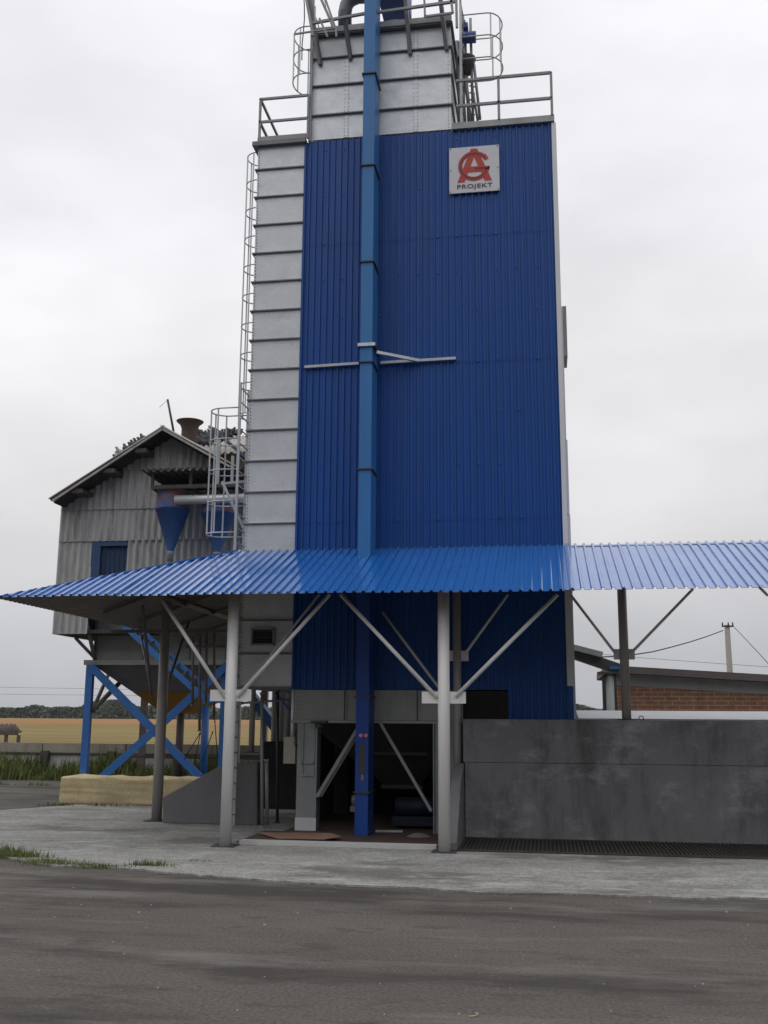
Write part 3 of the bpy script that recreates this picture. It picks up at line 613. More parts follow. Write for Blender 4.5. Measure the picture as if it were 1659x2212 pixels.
for o in C_.children:                                   # painted outside, primer grey underneath
    o.data.materials.append(M_roofunder)
    md = o.modifiers.new('sheet_thickness', 'SOLIDIFY'); md.thickness = .006; md.offset = -1.0; md.use_flip_normals = False; md.material_offset = 1; md.material_offset_rim = 1
MB().bar((XEL + .05, YE + .02, ZE + .012), (XD - 1.1, YR - .05, ZR + .012), .08, .03).build('hip_cap', M_roof, C_)
MB().box(.47, XER, YR - .02, YR + .05, ZR - .10, ZR - .004).build('ridge_cap', M_roof, C_)
def zroof(y): return ZE + (y - YE) * (ZR - ZE) / (YR - YE)
bm_ = []
def beam(p, q, w=.06, h=.10, m=M_beam): return MB().bar(p, q, w, h).build('beam', m, C_)
for y in (16.0, 16.75, 17.5): beam((XEL + (y - YE) * hipk + .1, y, zroof(y) - .07), (XER, y, zroof(y) - .07), .06, .09)
beam((.5, 18.1, ZR - .11), (XER, 18.1, ZR - .11), .08, .14)
for x in (-5.0, -1.57, 1.9, 5.3): MB().bar((x, 15.85, zroof(15.85) - .075), (x, YR - .05, ZR - .13), .05, .07).build('rafter', M_beam, C_)
def zl(x): return ZE + (x - XEL) * (ZR - ZE) / W2
for x in (-7.47, -6.6, -5.75): beam((x, YE + (x - XEL) / hipk + .1, zl(x) - .07), (x, 27.2, zl(x) - .07), .06, .09)
for y in (18.6, 20.4, 22.2, 24.0, 26.4): MB().bar((XEL + .45, y, zl(XEL + .45) - .075), (XD - 1.15, y, ZR - .13), .05, .07).build('rafter', M_beam, C_)
MB().bar((XEL + .5, YE + .44, zroof(YE + .44) - .09), (XD - 1.1, YR - .05, ZR - .11), .06, .08).build('hip_rafter', M_beam, C_)
for y in (19.4, 23.8): MB().bar((-8.6, y, ZE - .22), (-5.7, y, ZE - .22), .05, .06).build('tie_bar', M_beam, C_)
M_colsh = mat('shaded_column_paint', (0.36, 0.34, 0.33), 0.5, 0.1, 0.12, 1.3, (2, 2, 0.6), dirt=((0.18, 0.16, 0.145), 0.6, 2.0, (4, 4, 0.5), 0.52))  # darker copy of the column paint; shade under the canopy is in the colour
def column(x, y, z0, z1, r, gz=None, gw=.25):
    c = MB().tube((x, y, z0), (x, y, z1), r, 20).build('column', M_col if y < 17 else M_colsh, C_)
    MB().box(x - r * 2, x + r * 2, y - r * 2, y + r * 2, z0, z0 + .014).build('base_plate', M_darkst, c)
    if gz:
        for s in (-1, 1): MB().box(x + s * (r - .01), x + s * (r + gw), y - .008, y + .008, gz - .09, gz + .09).build('gusset_plate', M_col, c)
    return c
r1_, r2_ = .092, .075
column(-5.0, 16.0, .022, zroof(16.0) - .115, r1_, 2.33)
column(-1.575, 16.0, .022, zroof(16.0) - .115, r1_, 2.31)
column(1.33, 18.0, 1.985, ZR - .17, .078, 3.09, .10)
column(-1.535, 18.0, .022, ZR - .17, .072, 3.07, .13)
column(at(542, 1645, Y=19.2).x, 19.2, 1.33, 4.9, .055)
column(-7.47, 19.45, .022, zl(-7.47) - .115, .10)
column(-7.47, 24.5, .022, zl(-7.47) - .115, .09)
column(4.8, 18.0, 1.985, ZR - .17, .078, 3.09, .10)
def brace(p, q, Y=16.0, Y2=None, w=.065): return MB().tube(at(*p, Y=Y - .02), at(*q, Y=(Y2 or Y) - .02), w / 2, 8).build('brace', M_col, C_)
brace((487, 1507), (352, 1298)); brace((514, 1505), (712, 1284)); brace((944, 1507), (736, 1284)); brace((984, 1505), (1204, 1284))
brace((1330, 1412), (1232, 1284), 18.0, w=.05); brace((1362, 1412), (1497, 1272), 18.0, w=.05)
brace((1005, 1412), (1097, 1284), 18.0, w=.05); brace((520, 1495), (690, 1284), 18.1, w=.05); brace((946, 1483), (826, 1322), 18.0, w=.05)
brace((1659, 1287), (1640, 1268), 18.0, w=.05)
for p_, q_, y2, w_ in (((326, 1500), (308, 1310), 18.0, .06), ((352, 1505), (410, 1340), 20.5, .06), ((330, 1510), (300, 1350), 21.5, .05)): MB().tube(at(*p_, Y=19.4), at(*q_, Y=y2), w_ / 2, 8).build('brace', M_beam, C_)

# ------------------------------------------------------------------ concrete walls, grating, floor
YW = 17.8
Wl = root('concrete_wall', (2.5, YW, 0), 'long stained grey concrete bunker wall under the right half of the canopy', 'wall')
MB().box(-1.40, 9.5, YW, YW + .30, .02, 1.262).build('wall_panel', M_conc, Wl, .01)
MB().box(-1.43, 9.5, YW + .010, YW + .30, 1.265, 1.985).build('wall_panel', M_conc, Wl, .012)
MB().prism([(-1.56, YW - .0, .02), (-1.56, 16.25, .02), (-1.56, 16.25, .12), (-1.56, 17.05, 1.0), (-1.56, YW, 1.25)], (.15, 0, 0)).build('wing_wall', M_conc2, Wl)
jn = MB()
for x in (1.02,): jn.box(x - .008, x + .008, YW - .003, YW + .02, .03, 1.25)
jn.build('joint_line', M_conc2, Wl)
a = at(1385, 1547, Y=YW + .15)
MB().path([(a.x + .04 * cos(t_ * pi / 6), YW + .15, 2.02 + .035 * sin(t_ * pi / 6)) for t_ in range(12)], .008, 6, closed=True).build('lifting_loop', M_darkst, Wl)
gr = root('floor_grating', (2, 17, .03), 'rusty steel bar grating over the tipping pit along the foot of the long concrete wall', 'grating')
MB().box(-1.40, 9.0, 16.12, YW - .005, .0225, .030).build('pit_shade', M_dark, gr)  # flat dark sheet; its colour paints the shade of the pit below
g = MB(); x = -1.36
while x < 9.0: g.box(x, x + .012, 16.14, YW - .02, .0305, .058); x += .062
g.build('bar_set', M_grate, gr)
g = MB()
for y in (16.13, 17.77): g.box(-1.40, 9.0, y - .012, y + .012, .0302, .052)
g.build('cross_bar_set', M_rust, gr)
wd = root('wedge_wall', (-6.3, 19.2, 0), 'sloping grey concrete wing wall left of the tower foot', 'wall')
yw = 19.1
P_ = [at(351, 1774, Y=yw), at(351, 1722, Y=yw), at(486, 1649, Y=yw), at(556, 1647, Y=yw), at(556, 1786, Y=yw)]
P_[0].z = .02; P_[4].z = .02
MB().prism(P_, (0, .28, 0)).build('wall_slab', M_conc2, wd, .02)
fl = MB().box(-4.95, -1.62, 16.42, 18.05, .0225, .045).box(-4.6, -1.62, 18.05, 21.8, .0225, .043)
tag(fl.build('steel_floor', M_rust), kind='structure')
sl2 = MB(); q = []
for i in range(30): x = -4.85 + i * (3.12 / 29); q.append((x, 16.22 + random.gauss(0, .006), .0))
sl2.prism([(x, y, .0225) for x, y, z in q] + [(-1.73, 16.42, .0225), (-4.85, 16.44, .0225)], (0, 0, .06))
tag(sl2.build('concrete_sill', M_sill), 'low pale concrete sill on the ground between the two front columns', 'kerb')
pl = MB().prism([(-4.85, 17.35, .075), (-4.35, 16.75, .06), (-3.55, 16.62, .085), (-3.35, 16.95, .09), (-3.6, 17.3, .10)], (0, 0, .014))
tag(pl.build('rusty_plate', M_rustl), 'loose rusty steel plate lying in front of the grey tower leg', 'steel plate')

a = at(842, 1797, Z=.05)
tag(MB().bar((a.x - .25, a.y, .06), (a.x + .22, a.y + .05, .06), .09, .03).build('plank', M_sill), 'short pale plank lying on the steel floor beside the blue elevator casing', 'plank')
a = at(904, 1806, Z=.05); hp_ = MB(); pr_ = [(.20, 0), (.15, .02), (.09, .045), (.03, .055), (.0, .057)]
hp_.lathe((a.x, a.y, .046), pr_, 18)
tag(hp_.build('grain_heap', M_conc2), 'small grey heap of grain dust on the steel floor near the right tower leg', 'grain heap')
# control box on its conduit
cb = root('control_box', (at(625, 1620, Y=18.3).x, 18.2, 1.2), 'pale control box hanging on a conduit left of the grey tower leg', 'control box')
a, b = at(613, 1592, Y=18.2), at(637, 1650, Y=18.2)
MB().box(a.x, b.x, 18.2, 18.4, b.z, a.z).build('box_body', M_cream, cb, .008)
MB().tube((at(631, 1592, Y=18.3).x, 18.3, a.z), (at(631, 1592, Y=18.3).x, 18.3, at(631, 1488, Y=18.3).z), .03, 10).build('conduit', M_col, cb)
MB().path([at(640, 1575, Y=18.2), at(638, 1590, Y=18.18), at(636, 1607, Y=18.18), at(638, 1612, Y=18.18), at(643, 1608, Y=18.2)], .01, 6).build('cable', M_black, cb)
# standing pipes left of the dryer
def pipe(label, p, q, Y, r, name='pipe', m_=M_galvd, Y2=None):
    mb = MB(); a_, b_ = at(*p, Y=Y), at(*q, Y=Y2 or Y)
    if b_.z < .06: b_.z = .02
    mb.tube(a_, b_, r, 10); mb.tube(a_, a_ + (b_ - a_).normalized() * .05, r * 1.35, 10); mb.tube(b_ - (b_ - a_).normalized() * .03, b_, r * 1.5, 10)
    return tag(mb.build(name, m_), label, 'pipe')
pipe('thin standing pipe just right of the white post on the wedge wall', (566, 1495), (566, 1792), 18.7, .03)
pipe('short stub pipe beside the right end of the wedge wall', (576, 1640), (577, 1792), 18.8, .035)
pipe('thin dark pipe in the gap left of the control box', (600, 1490), (599, 1780), 19.6, .03, m_=M_darkst)
pipe('level pipe crossing the gap above the wedge wall', (520, 1519), (632, 1511), 19.0, .022)
for (u, v0, v1, lab) in ((418, 1320, 1525, 'leftmost of the drop pipes hanging under the left canopy'), (433, 1310, 1580, 'second drop pipe from the left under the left canopy'), (447, 1322, 1520, 'third drop pipe from the left under the left canopy'), (464, 1300, 1555, 'rightmost drop pipe hanging left of the front column')):
    pipe(lab, (u, v0), (u - 2, v1), 24.5, .035, 'drop_pipe', M_beam)
for p, q, lab in (((433, 1582), (398, 1640), 'slanting control rod under the second drop pipe'), ((460, 1580), (436, 1645), 'long bent control rod between the blue legs'), ((433, 1582), (420, 1652), 'short control rod hanging under the second drop pipe'), ((464, 1556), (470, 1640), 'control rod hanging beside the front column')):
    pipe(lab, p, q, 24.6, .012, 'control_rod', M_black)

# dark sheet wall and pit under the dryer's left rear
sh = root('lean_to_shed', (-4.5, 22.5, 0), 'dark corrugated lean to wall behind the gap left of the control box', 'shed')
a, b = at(588, 1490, Y=22.6), at(655, 1600, Y=22.6)
w_s = MB().sheet((a.x, 22.6, b.z - .05), (1, 0, 0), (0, 0, 1), 1.6, a.z - b.z + 1.0, [(k / 8, .025 * sin(2 * pi * k / 8)) for k in range(8)], .16, (0, -1, 0), smooth=True); w_s.build('sheet_wall', M_asb, sh)
MB().box(a.x - .15, a.x + 1.7, 22.45, 22.58, .02, b.z - .02).build('pit_wall', M_dark, sh)

# ------------------------------------------------------------------ ochre block
blk = bmesh.new(); bmesh.ops.create_cube(blk, size=1.0); bmesh.ops.subdivide_edges(blk, edges=blk.edges[:], cuts=14, use_grid_fill=True)
for v in blk.verts:
    p = v.co.copy(); 
    v.co.x = p.x * 4.4; v.co.y = p.y * .75; v.co.z = (p.z + .5) * .62
    e_ = (abs(p.y) > .45) + (abs(p.z) > .45) + (abs(p.x) > .49)
    if e_ >= 2: v.co.y *= .965; v.co.z = .31 + (v.co.z - .31) * .955
    n_ = .018 * sin(p.x * 31 + p.z * 5) + .014 * sin(p.x * 77 + p.y * 13) + random.gauss(0, .008)
    v.co.y += n_ * (1 if p.y > 0 else -1); 
    if p.z > .45: v.co.z += n_ * .9
me = bpy.data.meshes.new('stone_block'); blk.to_mesh(me); blk.free(); me.materials.append(M_block)
for p in me.polygons: p.use_smooth = True
bo = bpy.data.objects.new('stone_block', me); COL.objects.link(bo)
c = at(125, 1738, Z=0); bo.location = (c.x + 2.2, c.y + .32, .0); bo.rotation_euler.z = radians(-3)
tag(bo, 'long ochre stone block lying on the apron left of the canopy column', 'block')

# ------------------------------------------------------------------ old corrugated elevator building
YO = 27.0; Bx0, Bx1 = -13.70, -8.0; ap_ = at(350, 922, Y=YO - .75); el = at(105, 1078, Y=YO - .75); er = at(508, 1008, Y=YO - .75)
OB = root('corrugated_building', (-10.8, YO, 0), 'old weathered gabled building clad in grey corrugated sheets on stilts behind the left canopy', 'building')
wave = [(k / 8, .040 * sin(2 * pi * k / 8)) for k in range(8)]
zb_ = 4.24; kL = (ap_.z - el.z) / (ap_.x - el.x); kR = (ap_.z - er.z) / (er.x - ap_.x)
def gz(x): return (ap_.z - .12) - (ap_.x - x) * kL if x < ap_.x else (ap_.z - .12) - (x - ap_.x) * kR
rowz = [zb_, 5.35]
for v in (1170, 1102, 1018): rowz.append(at(200, v, Y=YO).z)
rowz = sorted(rowz); rowz.append(11.0)
sw = MB(); wx0, wx1 = at(200, 1200, Y=YO).x, at(275, 1200, Y=YO).x; wz1 = at(230, 1171, Y=YO).z
for i in range(len(rowz) - 1):
    a, b = rowz[i], rowz[i + 1] + .08
    def cut(x0): return lambda q: max(.001, min(b, gz(x0 + q)) - a)
    segs = [(Bx0, Bx1)]
    if i == 1: segs = [(Bx0, wx0), (wx1, Bx1)]
    if i == 0: segs = [(Bx0, at(190, 1370, Y=YO).x)]
    lim0 = Bx0 if gz(Bx0) > a else ap_.x - (ap_.z - .12 - a) / kL; lim1 = Bx1 if gz(Bx1) > a else ap_.x + (ap_.z - .12 - a) / kR
    for x0, x1 in segs:
        x0, x1 = max(x0, lim0), min(x1, lim1)
        sw.sheet((x0, YO - .004 * i, a), (1, 0, 0), (0, 0, 1), x1 - x0, 1, wave, .2, (0, -1, 0), far=cut(x0), smooth=True, tail=.035)
sw.build('gable_wall', M_asb, OB)
sw = MB()
sw.sheet((Bx0, YO, zb_), (0, 1, 0), (0, 0, 1), 9, el.z - zb_ + .1, wave, .2, (-1, 0, 0), smooth=True); sw.box(Bx1 - .05, Bx1, YO + .05, YO + 9, zb_, er.z)
sw.build('side_wall', M_asb, OB)
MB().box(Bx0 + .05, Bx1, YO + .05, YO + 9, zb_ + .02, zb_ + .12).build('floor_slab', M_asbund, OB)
fw_ = MB().box(wx0 - .02, wx0 + .25, YO - .05, YO + .02, rowz[1] + .0, wz1).box(wx0 + .25, wx1, YO - .05, YO + .02, wz1 - .12, wz1).build('window_frame', M_bluedoor, OB)
pn = MB().sheet((wx0 + .25, YO + .04, rowz[1]), (1, 0, 0), (0, 0, 1), wx1 - wx0 - .25, wz1 - .12 - rowz[1], [(0, 0), (.9, 0), (.92, -.02), (.99, -.02)], .14, (0, -1, 0)); pn.build('window_shutter', M_shut, fw_)
def roofplane(mb, p0, p1, depth, up):
    d = p1 - p0; Lr = d.length; n_ = Vector((-d.z, 0, d.x)).normalized(); n_ = n_ if n_.z > 0 else -n_
    mb.sheet(p0 + n_ * .0, (0, 1, 0), d, depth, Lr, wave, .2, n_, smooth=True)
rfm = MB(); roofplane(rfm, el, ap_ + Vector((.05, 0, .03)), 9.5, 1); rl = rfm.build('roof', M_asbroof, OB)
rfm = MB(); roofplane(rfm, er, ap_ + Vector((-.05, 0, .03)), 9.5, 1); rr = rfm.build('roof', M_asbroof, OB)
for o in (rl, rr):
    md = o.modifiers.new('thickness', 'SOLIDIFY'); md.thickness = .02; md.offset = 0
MB().bar(el + Vector((0.1, .04, -.05)), ap_ + Vector((0, .04, -.05)), .05, .06).build('bargeboard', M_asb, OB)
MB().bar(er + Vector((-.05, .04, -.05)), ap_ + Vector((0, .04, -.05)), .05, .06).build('bargeboard', M_asb, OB)
sf = MB()
sf.add([el + Vector((.12, .05, -.10)), ap_ + Vector((0, .05, -.10)), ap_ + Vector((0, .85, -.10)), el + Vector((.12, .85, -.10))], [(0, 1, 2, 3)])
sf.add([er + Vector((-.12, .05, -.10)), ap_ + Vector((0, .05, -.10)), ap_ + Vector((0, .85, -.10)), er + Vector((-.12, .85, -.10))], [(0, 1, 2, 3)])
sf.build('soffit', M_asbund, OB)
for t_ in (.22, .5, .78):
    p = el.lerp(ap_, t_); MB().box(p.x - .08, p.x + .25, p.y + .08, p.y + .8, p.z - .26, p.z - .14).build('purlin_end', M_timber, OB)
# small lean-to roof over the cyclones and its rail
lr = MB(); yl0 = 25.2
a = at(306, 1017, Y=yl0); b = at(540, 1017, Y=yl0)
lr.sheet((a.x, yl0, a.z), (1, 0, 0), (0, cos(-.03), sin(-.03)), b.x - a.x, 1.75, wave, .2, (0, -sin(-.03), cos(-.03)), smooth=True)
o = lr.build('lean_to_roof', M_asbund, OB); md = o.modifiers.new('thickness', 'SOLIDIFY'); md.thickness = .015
z_ = at(400, 1051, Y=25.4).z
MB().bar((at(327, 1051, Y=25.4).x, 25.4, z_), (at(540, 1051, Y=25.4).x, 25.4, z_), .08, .10).build('support_rail', M_timber, OB)
for u in (329, 412, 470): x = at(u, 1051, Y=25.4).x; MB().bar((x, 25.4, z_), (x, 25.4, at(u, 1022, Y=25.4).z), .07).bar((x, 25.4, z_), (x, YO, z_ - .1), .07).build('bracket', M_timber, OB)
MB().box(at(370, 1050, Y=YO - .1).x, at(540, 1050, Y=YO - .1).x, YO - .09, YO - .06, at(370, 1062, Y=YO).z, at(370, 1022, Y=YO).z).build('dark_opening', M_dark, OB)
MB().tube(at(163, 1378, Y=YO + .4), at(204, 1421, Y=28.0), .05, 8).tube(at(186, 1340, Y=YO + .4), at(205, 1425, Y=28.0), .06, 8).build('floor_strut', M_rail, OB)
# rusty vent and mast on the roof
vc = at(409, 945, Y=29.0)
MB().lathe((vc.x, 29.0, at(409, 955, Y=29.0).z), [(.26, -.3), (.25, .2), (.25, .42), (.30, .55), (.40, .63), (.42, .66), (.40, .66), (.26, .6), (.2, .2)], 24).build('roof_vent', M_vent, OB)
MB().tube(at(375, 932, Y=28.0), at(362, 863, Y=28.0), .035, 8).tube(at(362, 864, Y=28.0), at(344, 880, Y=28.0), .006, 5).build('mast', M_darkst, OB)
# rear wing with ridge across
yr0, yr1 = 30.5, 32.4
e0, rg = at(470, 978, Y=yr0), at(470, 944, Y=yr1); xa, xb = at(428, 945, Y=yr1).x, at(570, 945, Y=yr1).x
RW = root('rear_wing', ((xa + xb) / 2, yr1, 0), 'pale corrugated rear roof lined with pigeons behind the right slope of the old gable', 'building')
rv = MB(); dv = Vector((0, yr1 - yr0, rg.z - e0.z)); rv.sheet((xa, yr0, e0.z), (1, 0, 0), dv, xb - xa, dv.length, wave, .22, (0, -dv.z, dv.y), smooth=True)
o = rv.build('roof', M_asbroof, RW); md = o.modifiers.new('thickness', 'SOLIDIFY'); md.thickness = .02
MB().add([(xa, yr1, rg.z), (xb, yr1, rg.z), (xb, yr1 + 2.2, e0.z), (xa, yr1 + 2.2, e0.z)], [(0, 1, 2, 3)]).build('roof', M_asbroof, RW)
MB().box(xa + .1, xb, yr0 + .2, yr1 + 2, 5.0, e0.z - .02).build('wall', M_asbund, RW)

# pigeons
def pigeon(name, m_):
    mb = MB()
    prof = [(-.19, .03, .012), (-.14, .045, .03), (-.08, .075, .06), (0, .09, .085), (.06, .11, .08), (.10, .15, .058), (.115, .185, .042), (.13, .215, .040), (.155, .228, .034), (.172, .226, .014), (.19, .222, .004)]
    mb.path([(x, 0, z) for x, z, r in prof], [r for x, z, r in prof], 10)
    mb.tube((.01, .025, 0), (.01, .025, .06), .008, 5); mb.tube((.01, -.025, 0), (.01, -.025, .06), .008, 5)
    return mb
proto = {}
def place_bird(p, rz, label, group, pale=False, s=1.0):
    k = pale
    if k not in proto: o = pigeon('pigeon', None).build('pigeon', M_birdw if pale else M_bird); proto[k] = o
    else: o = proto[k].copy(); COL.objects.link(o)
    o.location = p; o.rotation_euler = (0, 0, rz); o.scale = (s, s, s); tag(o, label, 'pigeon', group)
for i, t_ in enumerate((.545, .575, .61, .64, .665, .70, .725, .75, .775, .81)):
    p = el.lerp(ap_, t_) + Vector((0, .2 + .3 * random.random(), .035))
    pale = i in (1, 2)
    place_bird(p, random.uniform(2.6, 3.8), 'pale pigeon low in the row on the left slope of the old roof' if pale else 'dark pigeon in the row perched on the left slope of the old roof', 'pale pigeons on the left roof slope' if pale else 'dark pigeons on the left roof slope', pale, 1.05)
for i in range(46):
    t_ = random.random() ** .8; x = xa + .1 + (xb - xa - 1.2) * random.random()
    p = Vector((x, yr0 + (yr1 - yr0) * (1 - .62 * (1 - t_)), e0.z + (rg.z - e0.z) * (1 - .62 * (1 - t_)) + .02))
    if i < 22: p = Vector((xa + .05 + (xb - xa - .9) * i / 22, yr1, rg.z + .02))
    place_bird(p, random.uniform(0, 6.28), 'dark pigeon in the dense flock on the rear roof ridge', 'pigeons flocking on the rear roof', False, 1.1)

# cyclones with their duct
def cyclone(label, u0, u1, v0, v1, v2, Y, grp='cyclones under the lean-to roof'):
    a, b = at(u0, v0, Y=Y), at(u1, v0, Y=Y); r = (b.x - a.x) / 2; cx = (a.x + b.x) / 2; zt_, zc, ze = a.z, at(u0, v1, Y=Y).z, at(u0, v2, Y=Y).z
    o = root('dust_cyclone', (cx, Y, ze), label, 'dust cyclone', grp)
    MB().lathe((cx, Y, 0), [(.1, zt_ + .02), (r, zt_ + .01), (r, zt_), (r, zc)], 28).build('cylinder', M_cyctop, o)
    MB().lathe((cx, Y, 0), [(r + .02, zc + .02), (r + .02, zc - .02), (r, zc - .025), (.10, ze), (.10, ze - .05)], 28).build('cone', M_cyc, o)
    MB().lathe((cx, Y, 0), [(.105, ze - .05), (.115, ze - .12), (.085, ze - .16), (.08, ze - .32), (.0, ze - .32)], 16).build('outlet', M_galvd, o)
    return o, cx, r, zt_, zc
cy1, cx1, rr1, zt1, zc1 = cyclone('rust topped blue dust cyclone hung on the old gable, the left of two', 341, 409, 1064, 1103, 1188, 25.9)
cyclone('blue dust cyclone seen through the ladder cage, the right of two', 438, 508, 1094, 1112, 1190, 26.0)
zd = at(450, 1079, Y=25.6).z
MB().tube((cx1 + .2, 25.55, zd), (at(560, 1079, Y=25.6).x, 25.55, zd), .125, 18).build('inlet_duct', M_galv, cy1)

# ------------------------------------------------------------------ hopper bin on blue legs
YH = 28.0
HB = root('hopper_bin', (-10.8, YH, 0), 'silver hopper bin with ochre cone on blue cross braced legs left of the tower', 'hopper bin')
hx0 = at(205, 1380, Y=YH).x; hx1 = at(492, 1380, Y=YH).x; hzt = at(205, 1340, Y=YH).z + 1.0; hzb = at(205, 1426, Y=YH).z
bn = MB(); nr = 7
for i in range(nr):
    z0, z1 = hzb + (hzt - hzb) * i / nr, hzb + (hzt - hzb) * (i + 1) / nr
    bn.box(hx0, hx1, YH, YH + 4.2, z0 + .006, z1 - .006); bn.box(hx0 + .02, hx1 - .02, YH + .02, YH + 4.15, z1 - .006, z1 + .006)
bn.build('bin_wall', M_galvd, HB)
pb = MB()
for x in (hx0 + .03, hx0 + 1.5, hx0 + 2.9, hx1 - .03): pb.box(x - .03, x + .03, YH - .04, YH - .002, hzb, hzt)
pb.build('stiffener', M_seam, HB)
MB().box(hx0 - .25, hx1 + .1, YH - .10, YH - .045, hzb - .14, hzb).box(hx0 - .25, hx0 - .05, YH - .045, YH + 4.2, hzb - .14, hzb).build('ring_beam', M_galvd, HB)
zc_, ze_ = at(205, 1490, Y=YH + .5).z, at(315, 1540, Y=YH + 1.2).z
cxm, cym = (hx0 + hx1) / 2, YH + 2.1; hw = (hx1 - hx0) / 2; exw = .75
def ringq(k): 
    w = hw + (exw - hw) * k; d_ = 2.1 + (.75 - 2.1) * k; z = hzb - .14 + (ze_ - hzb + .14) * k
    return [(cxm - w, cym - d_, z), (cxm + w, cym - d_, z), (cxm + w, cym + d_, z), (cxm - w, cym + d_, z)]
qf = [(0, 1, 5, 4), (1, 2, 6, 5), (2, 3, 7, 6), (3, 0, 4, 7)]
exw = hw - (at(315, 1540, Y=YH).x - hx0)
MB().add(ringq(0) + ringq(.54), qf).build('upper_cone', M_conc2, HB)
MB().add(ringq(.545) + ringq(1), qf + [(4, 5, 6, 7)]).build('lower_cone', M_yel, HB)
xr_ = at(484, 1600, Y=YH).x
lx = [(-12.93, YH - .08), (xr_, YH - .08), (-12.93, YH + 4.1), (xr_, YH + 4.1)]
for i, (x, y) in enumerate(lx): MB().box(x - .10, x + .10, y - .08, y + .08, .0, hzb - .14).build('leg', M_blue if i < 2 else M_beam, HB)
yb_ = YH - .19
MB().bar(at(197, 1440, Y=yb_), at(432, 1680, Y=yb_), .22, .03, (0, 1, 0)).build('cross_brace', M_blue, HB)
MB().bar(at(208, 1690, Y=yb_ - .04), at(492, 1436, Y=yb_ - .04), .22, .03, (0, 1, 0)).build('cross_brace', M_blue, HB)
MB().tube(at(200, 1535, Y=YH), at(300, 1432, Y=YH + 2), .07, 8).tube(at(202, 1530, Y=YH), at(245, 1432, Y=YH + 3), .06, 8).build('rear_brace', M_beam, HB)
MB().tube((-11.28, YH + 3, 0), (-11.28, YH + 3, 2.6), .12, 12).build('leg', M_beam, HB)
MB().tube((-9.8, YH + 1.0, 0), (-9.8, YH + 1.0, 2.3), .11, 12).build('leg', M_blue, HB)
MB().bar((-12.9, YH + 3, .75), (-7.9, YH + 3, .75), .06, .08).bar((-11.2, YH + 3, .35), (-7.9, YH + 3, .35), .06, .08).build('tie_rail', M_timber, HB)
# inclined blue conveyor
CV = root('inclined_conveyor', (-9, 26.0, 0), 'light blue inclined conveyor descending under the left canopy towards the dryer', 'conveyor')
yc = 26.0
MB().bar(at(268, 1352, Y=yc), at(440, 1508, Y=yc), .14, .06, (0, 1, 0)).build('side_rail', M_blue, CV)
MB().bar(at(306, 1362, Y=yc + .5), at(436, 1478, Y=yc + .5), .12, .06, (0, 1, 0)).build('side_rail', M_blue, CV)
bl = MB()
for k in range(9):
    t_ = k / 8; p = at(280 + 150 * t_, 1362 + 132 * t_, Y=yc + .05); q_ = at(296 + 146 * t_, 1352 + 130 * t_, Y=yc + .5); bl.bar(p, q_, .05, .05)
bl.build('roller_set', M_darkst, CV)
MB().bar(at(440, 1512, Y=yc - .3), at(492, 1512, Y=yc - .3), .12, .16).bar(at(440, 1500, Y=yc), at(455, 1512, Y=yc), .2, .1).build('discharge_chute', M_blue, CV)
CV2 = root('inclined_conveyor', (-6, 23.0, 0), 'dark blue inclined conveyor seen in the gap right of the wedge wall post', 'conveyor')
MB().bar(at(540, 1500, Y=23), at(640, 1628, Y=23), .20, .3, (0, 1, 0)).build('trough', M_cyc, CV2)
MB().bar(at(588, 1486, Y=22.4), at(636, 1546, Y=22.4), .05, .05, (0, 1, 0)).build('side_rail', M_blue, CV2)
MB().bar(at(528, 1690, Y=23.5), at(590, 1620, Y=23.5), .12, .05, (0, 1, 0)).build('support_leg', M_blue, CV2)

# ------------------------------------------------------------------ fence, grass, hut
FE = root('concrete_fence', (-14, 33, 0), 'long two tier weathered concrete fence between the yard and the stubble field', 'fence')
zf1 = at(100, 1629, Y=33).z; zf2 = at(100, 1605, Y=33.4).z
x = -26.0
while x < 2:
    MB().box(x + .02, x + 2.98, 33.0, 33.15, -.0, zf1 + random.uniform(-.01, .01)).build('lower_panel', M_fencew, FE)
    MB().box(x + .02, x + 2.98, 33.35, 33.5, .02, zf2 + random.uniform(-.015, .015)).build('upper_panel', M_fence, FE)
    x += 3.0
MB().box(-26, 2, 32.92, 33.36, zf1 + .012, zf1 + .06).build('ledge', M_timber, FE)
for u in (98, 241, 385, -60): xx = at(u, 1650, Y=32.9).x; MB().box(xx - .13, xx + .13, 32.75, 32.91, 0, zf1 + .12).build('fence_post', M_timber, FE)
def blades(n, xf, yf, hf, wf):
    mb = MB()
    for i in range(n):
        x, y = xf(), yf(); h = hf(x); a = random.random() * 6.28; w = wf; l = random.uniform(.1, .55) * h; b = random.random() * 6.28
        dx, dy = cos(a) * w, sin(a) * w; tx, ty = x + cos(b) * l, y + sin(b) * l
        mb.add([(x - dx, y - dy, 0), (x + dx, y + dy, 0), (x + dx * .7 + (tx - x) * .4, y + dy * .7 + (ty - y) * .4, h * .6), (x - dx * .7 + (tx - x) * .4, y - dy * .7 + (ty - y) * .4, h * .6), (tx, ty, h)], [(0, 1, 2, 3), (3, 2, 4)])
    return mb
def hv(x): return max(.12, .42 + .22 * sin(x * 1.7) + .16 * sin(x * 4.1 + 1) + random.gauss(0, .16))
tag(blades(15000, lambda: random.uniform(-25, -1), lambda: 30.7 + 2.1 * random.random(), hv, .022).build('grass_verge', M_grass), 'rank green and brown weeds growing along the foot of the concrete fence', 'grass', kind='stuff')
tf = MB()
spots_ = [(-8.1, 14.55, .5, .10, 700), (-7.5, 14.2, .45, .08, 600), (-6.6, 13.65, .45, .05, 500), (-6.0, 13.55, .4, .045, 420), (-5.35, 13.75, .3, .07, 260), (-6.9, 13.85, .4, .05, 300), (-4.6, 13.35, .3, .02, 120), (-4.9, 14.3, .25, .03, 120), (-8.8, 14.7, .6, .11, 400)]
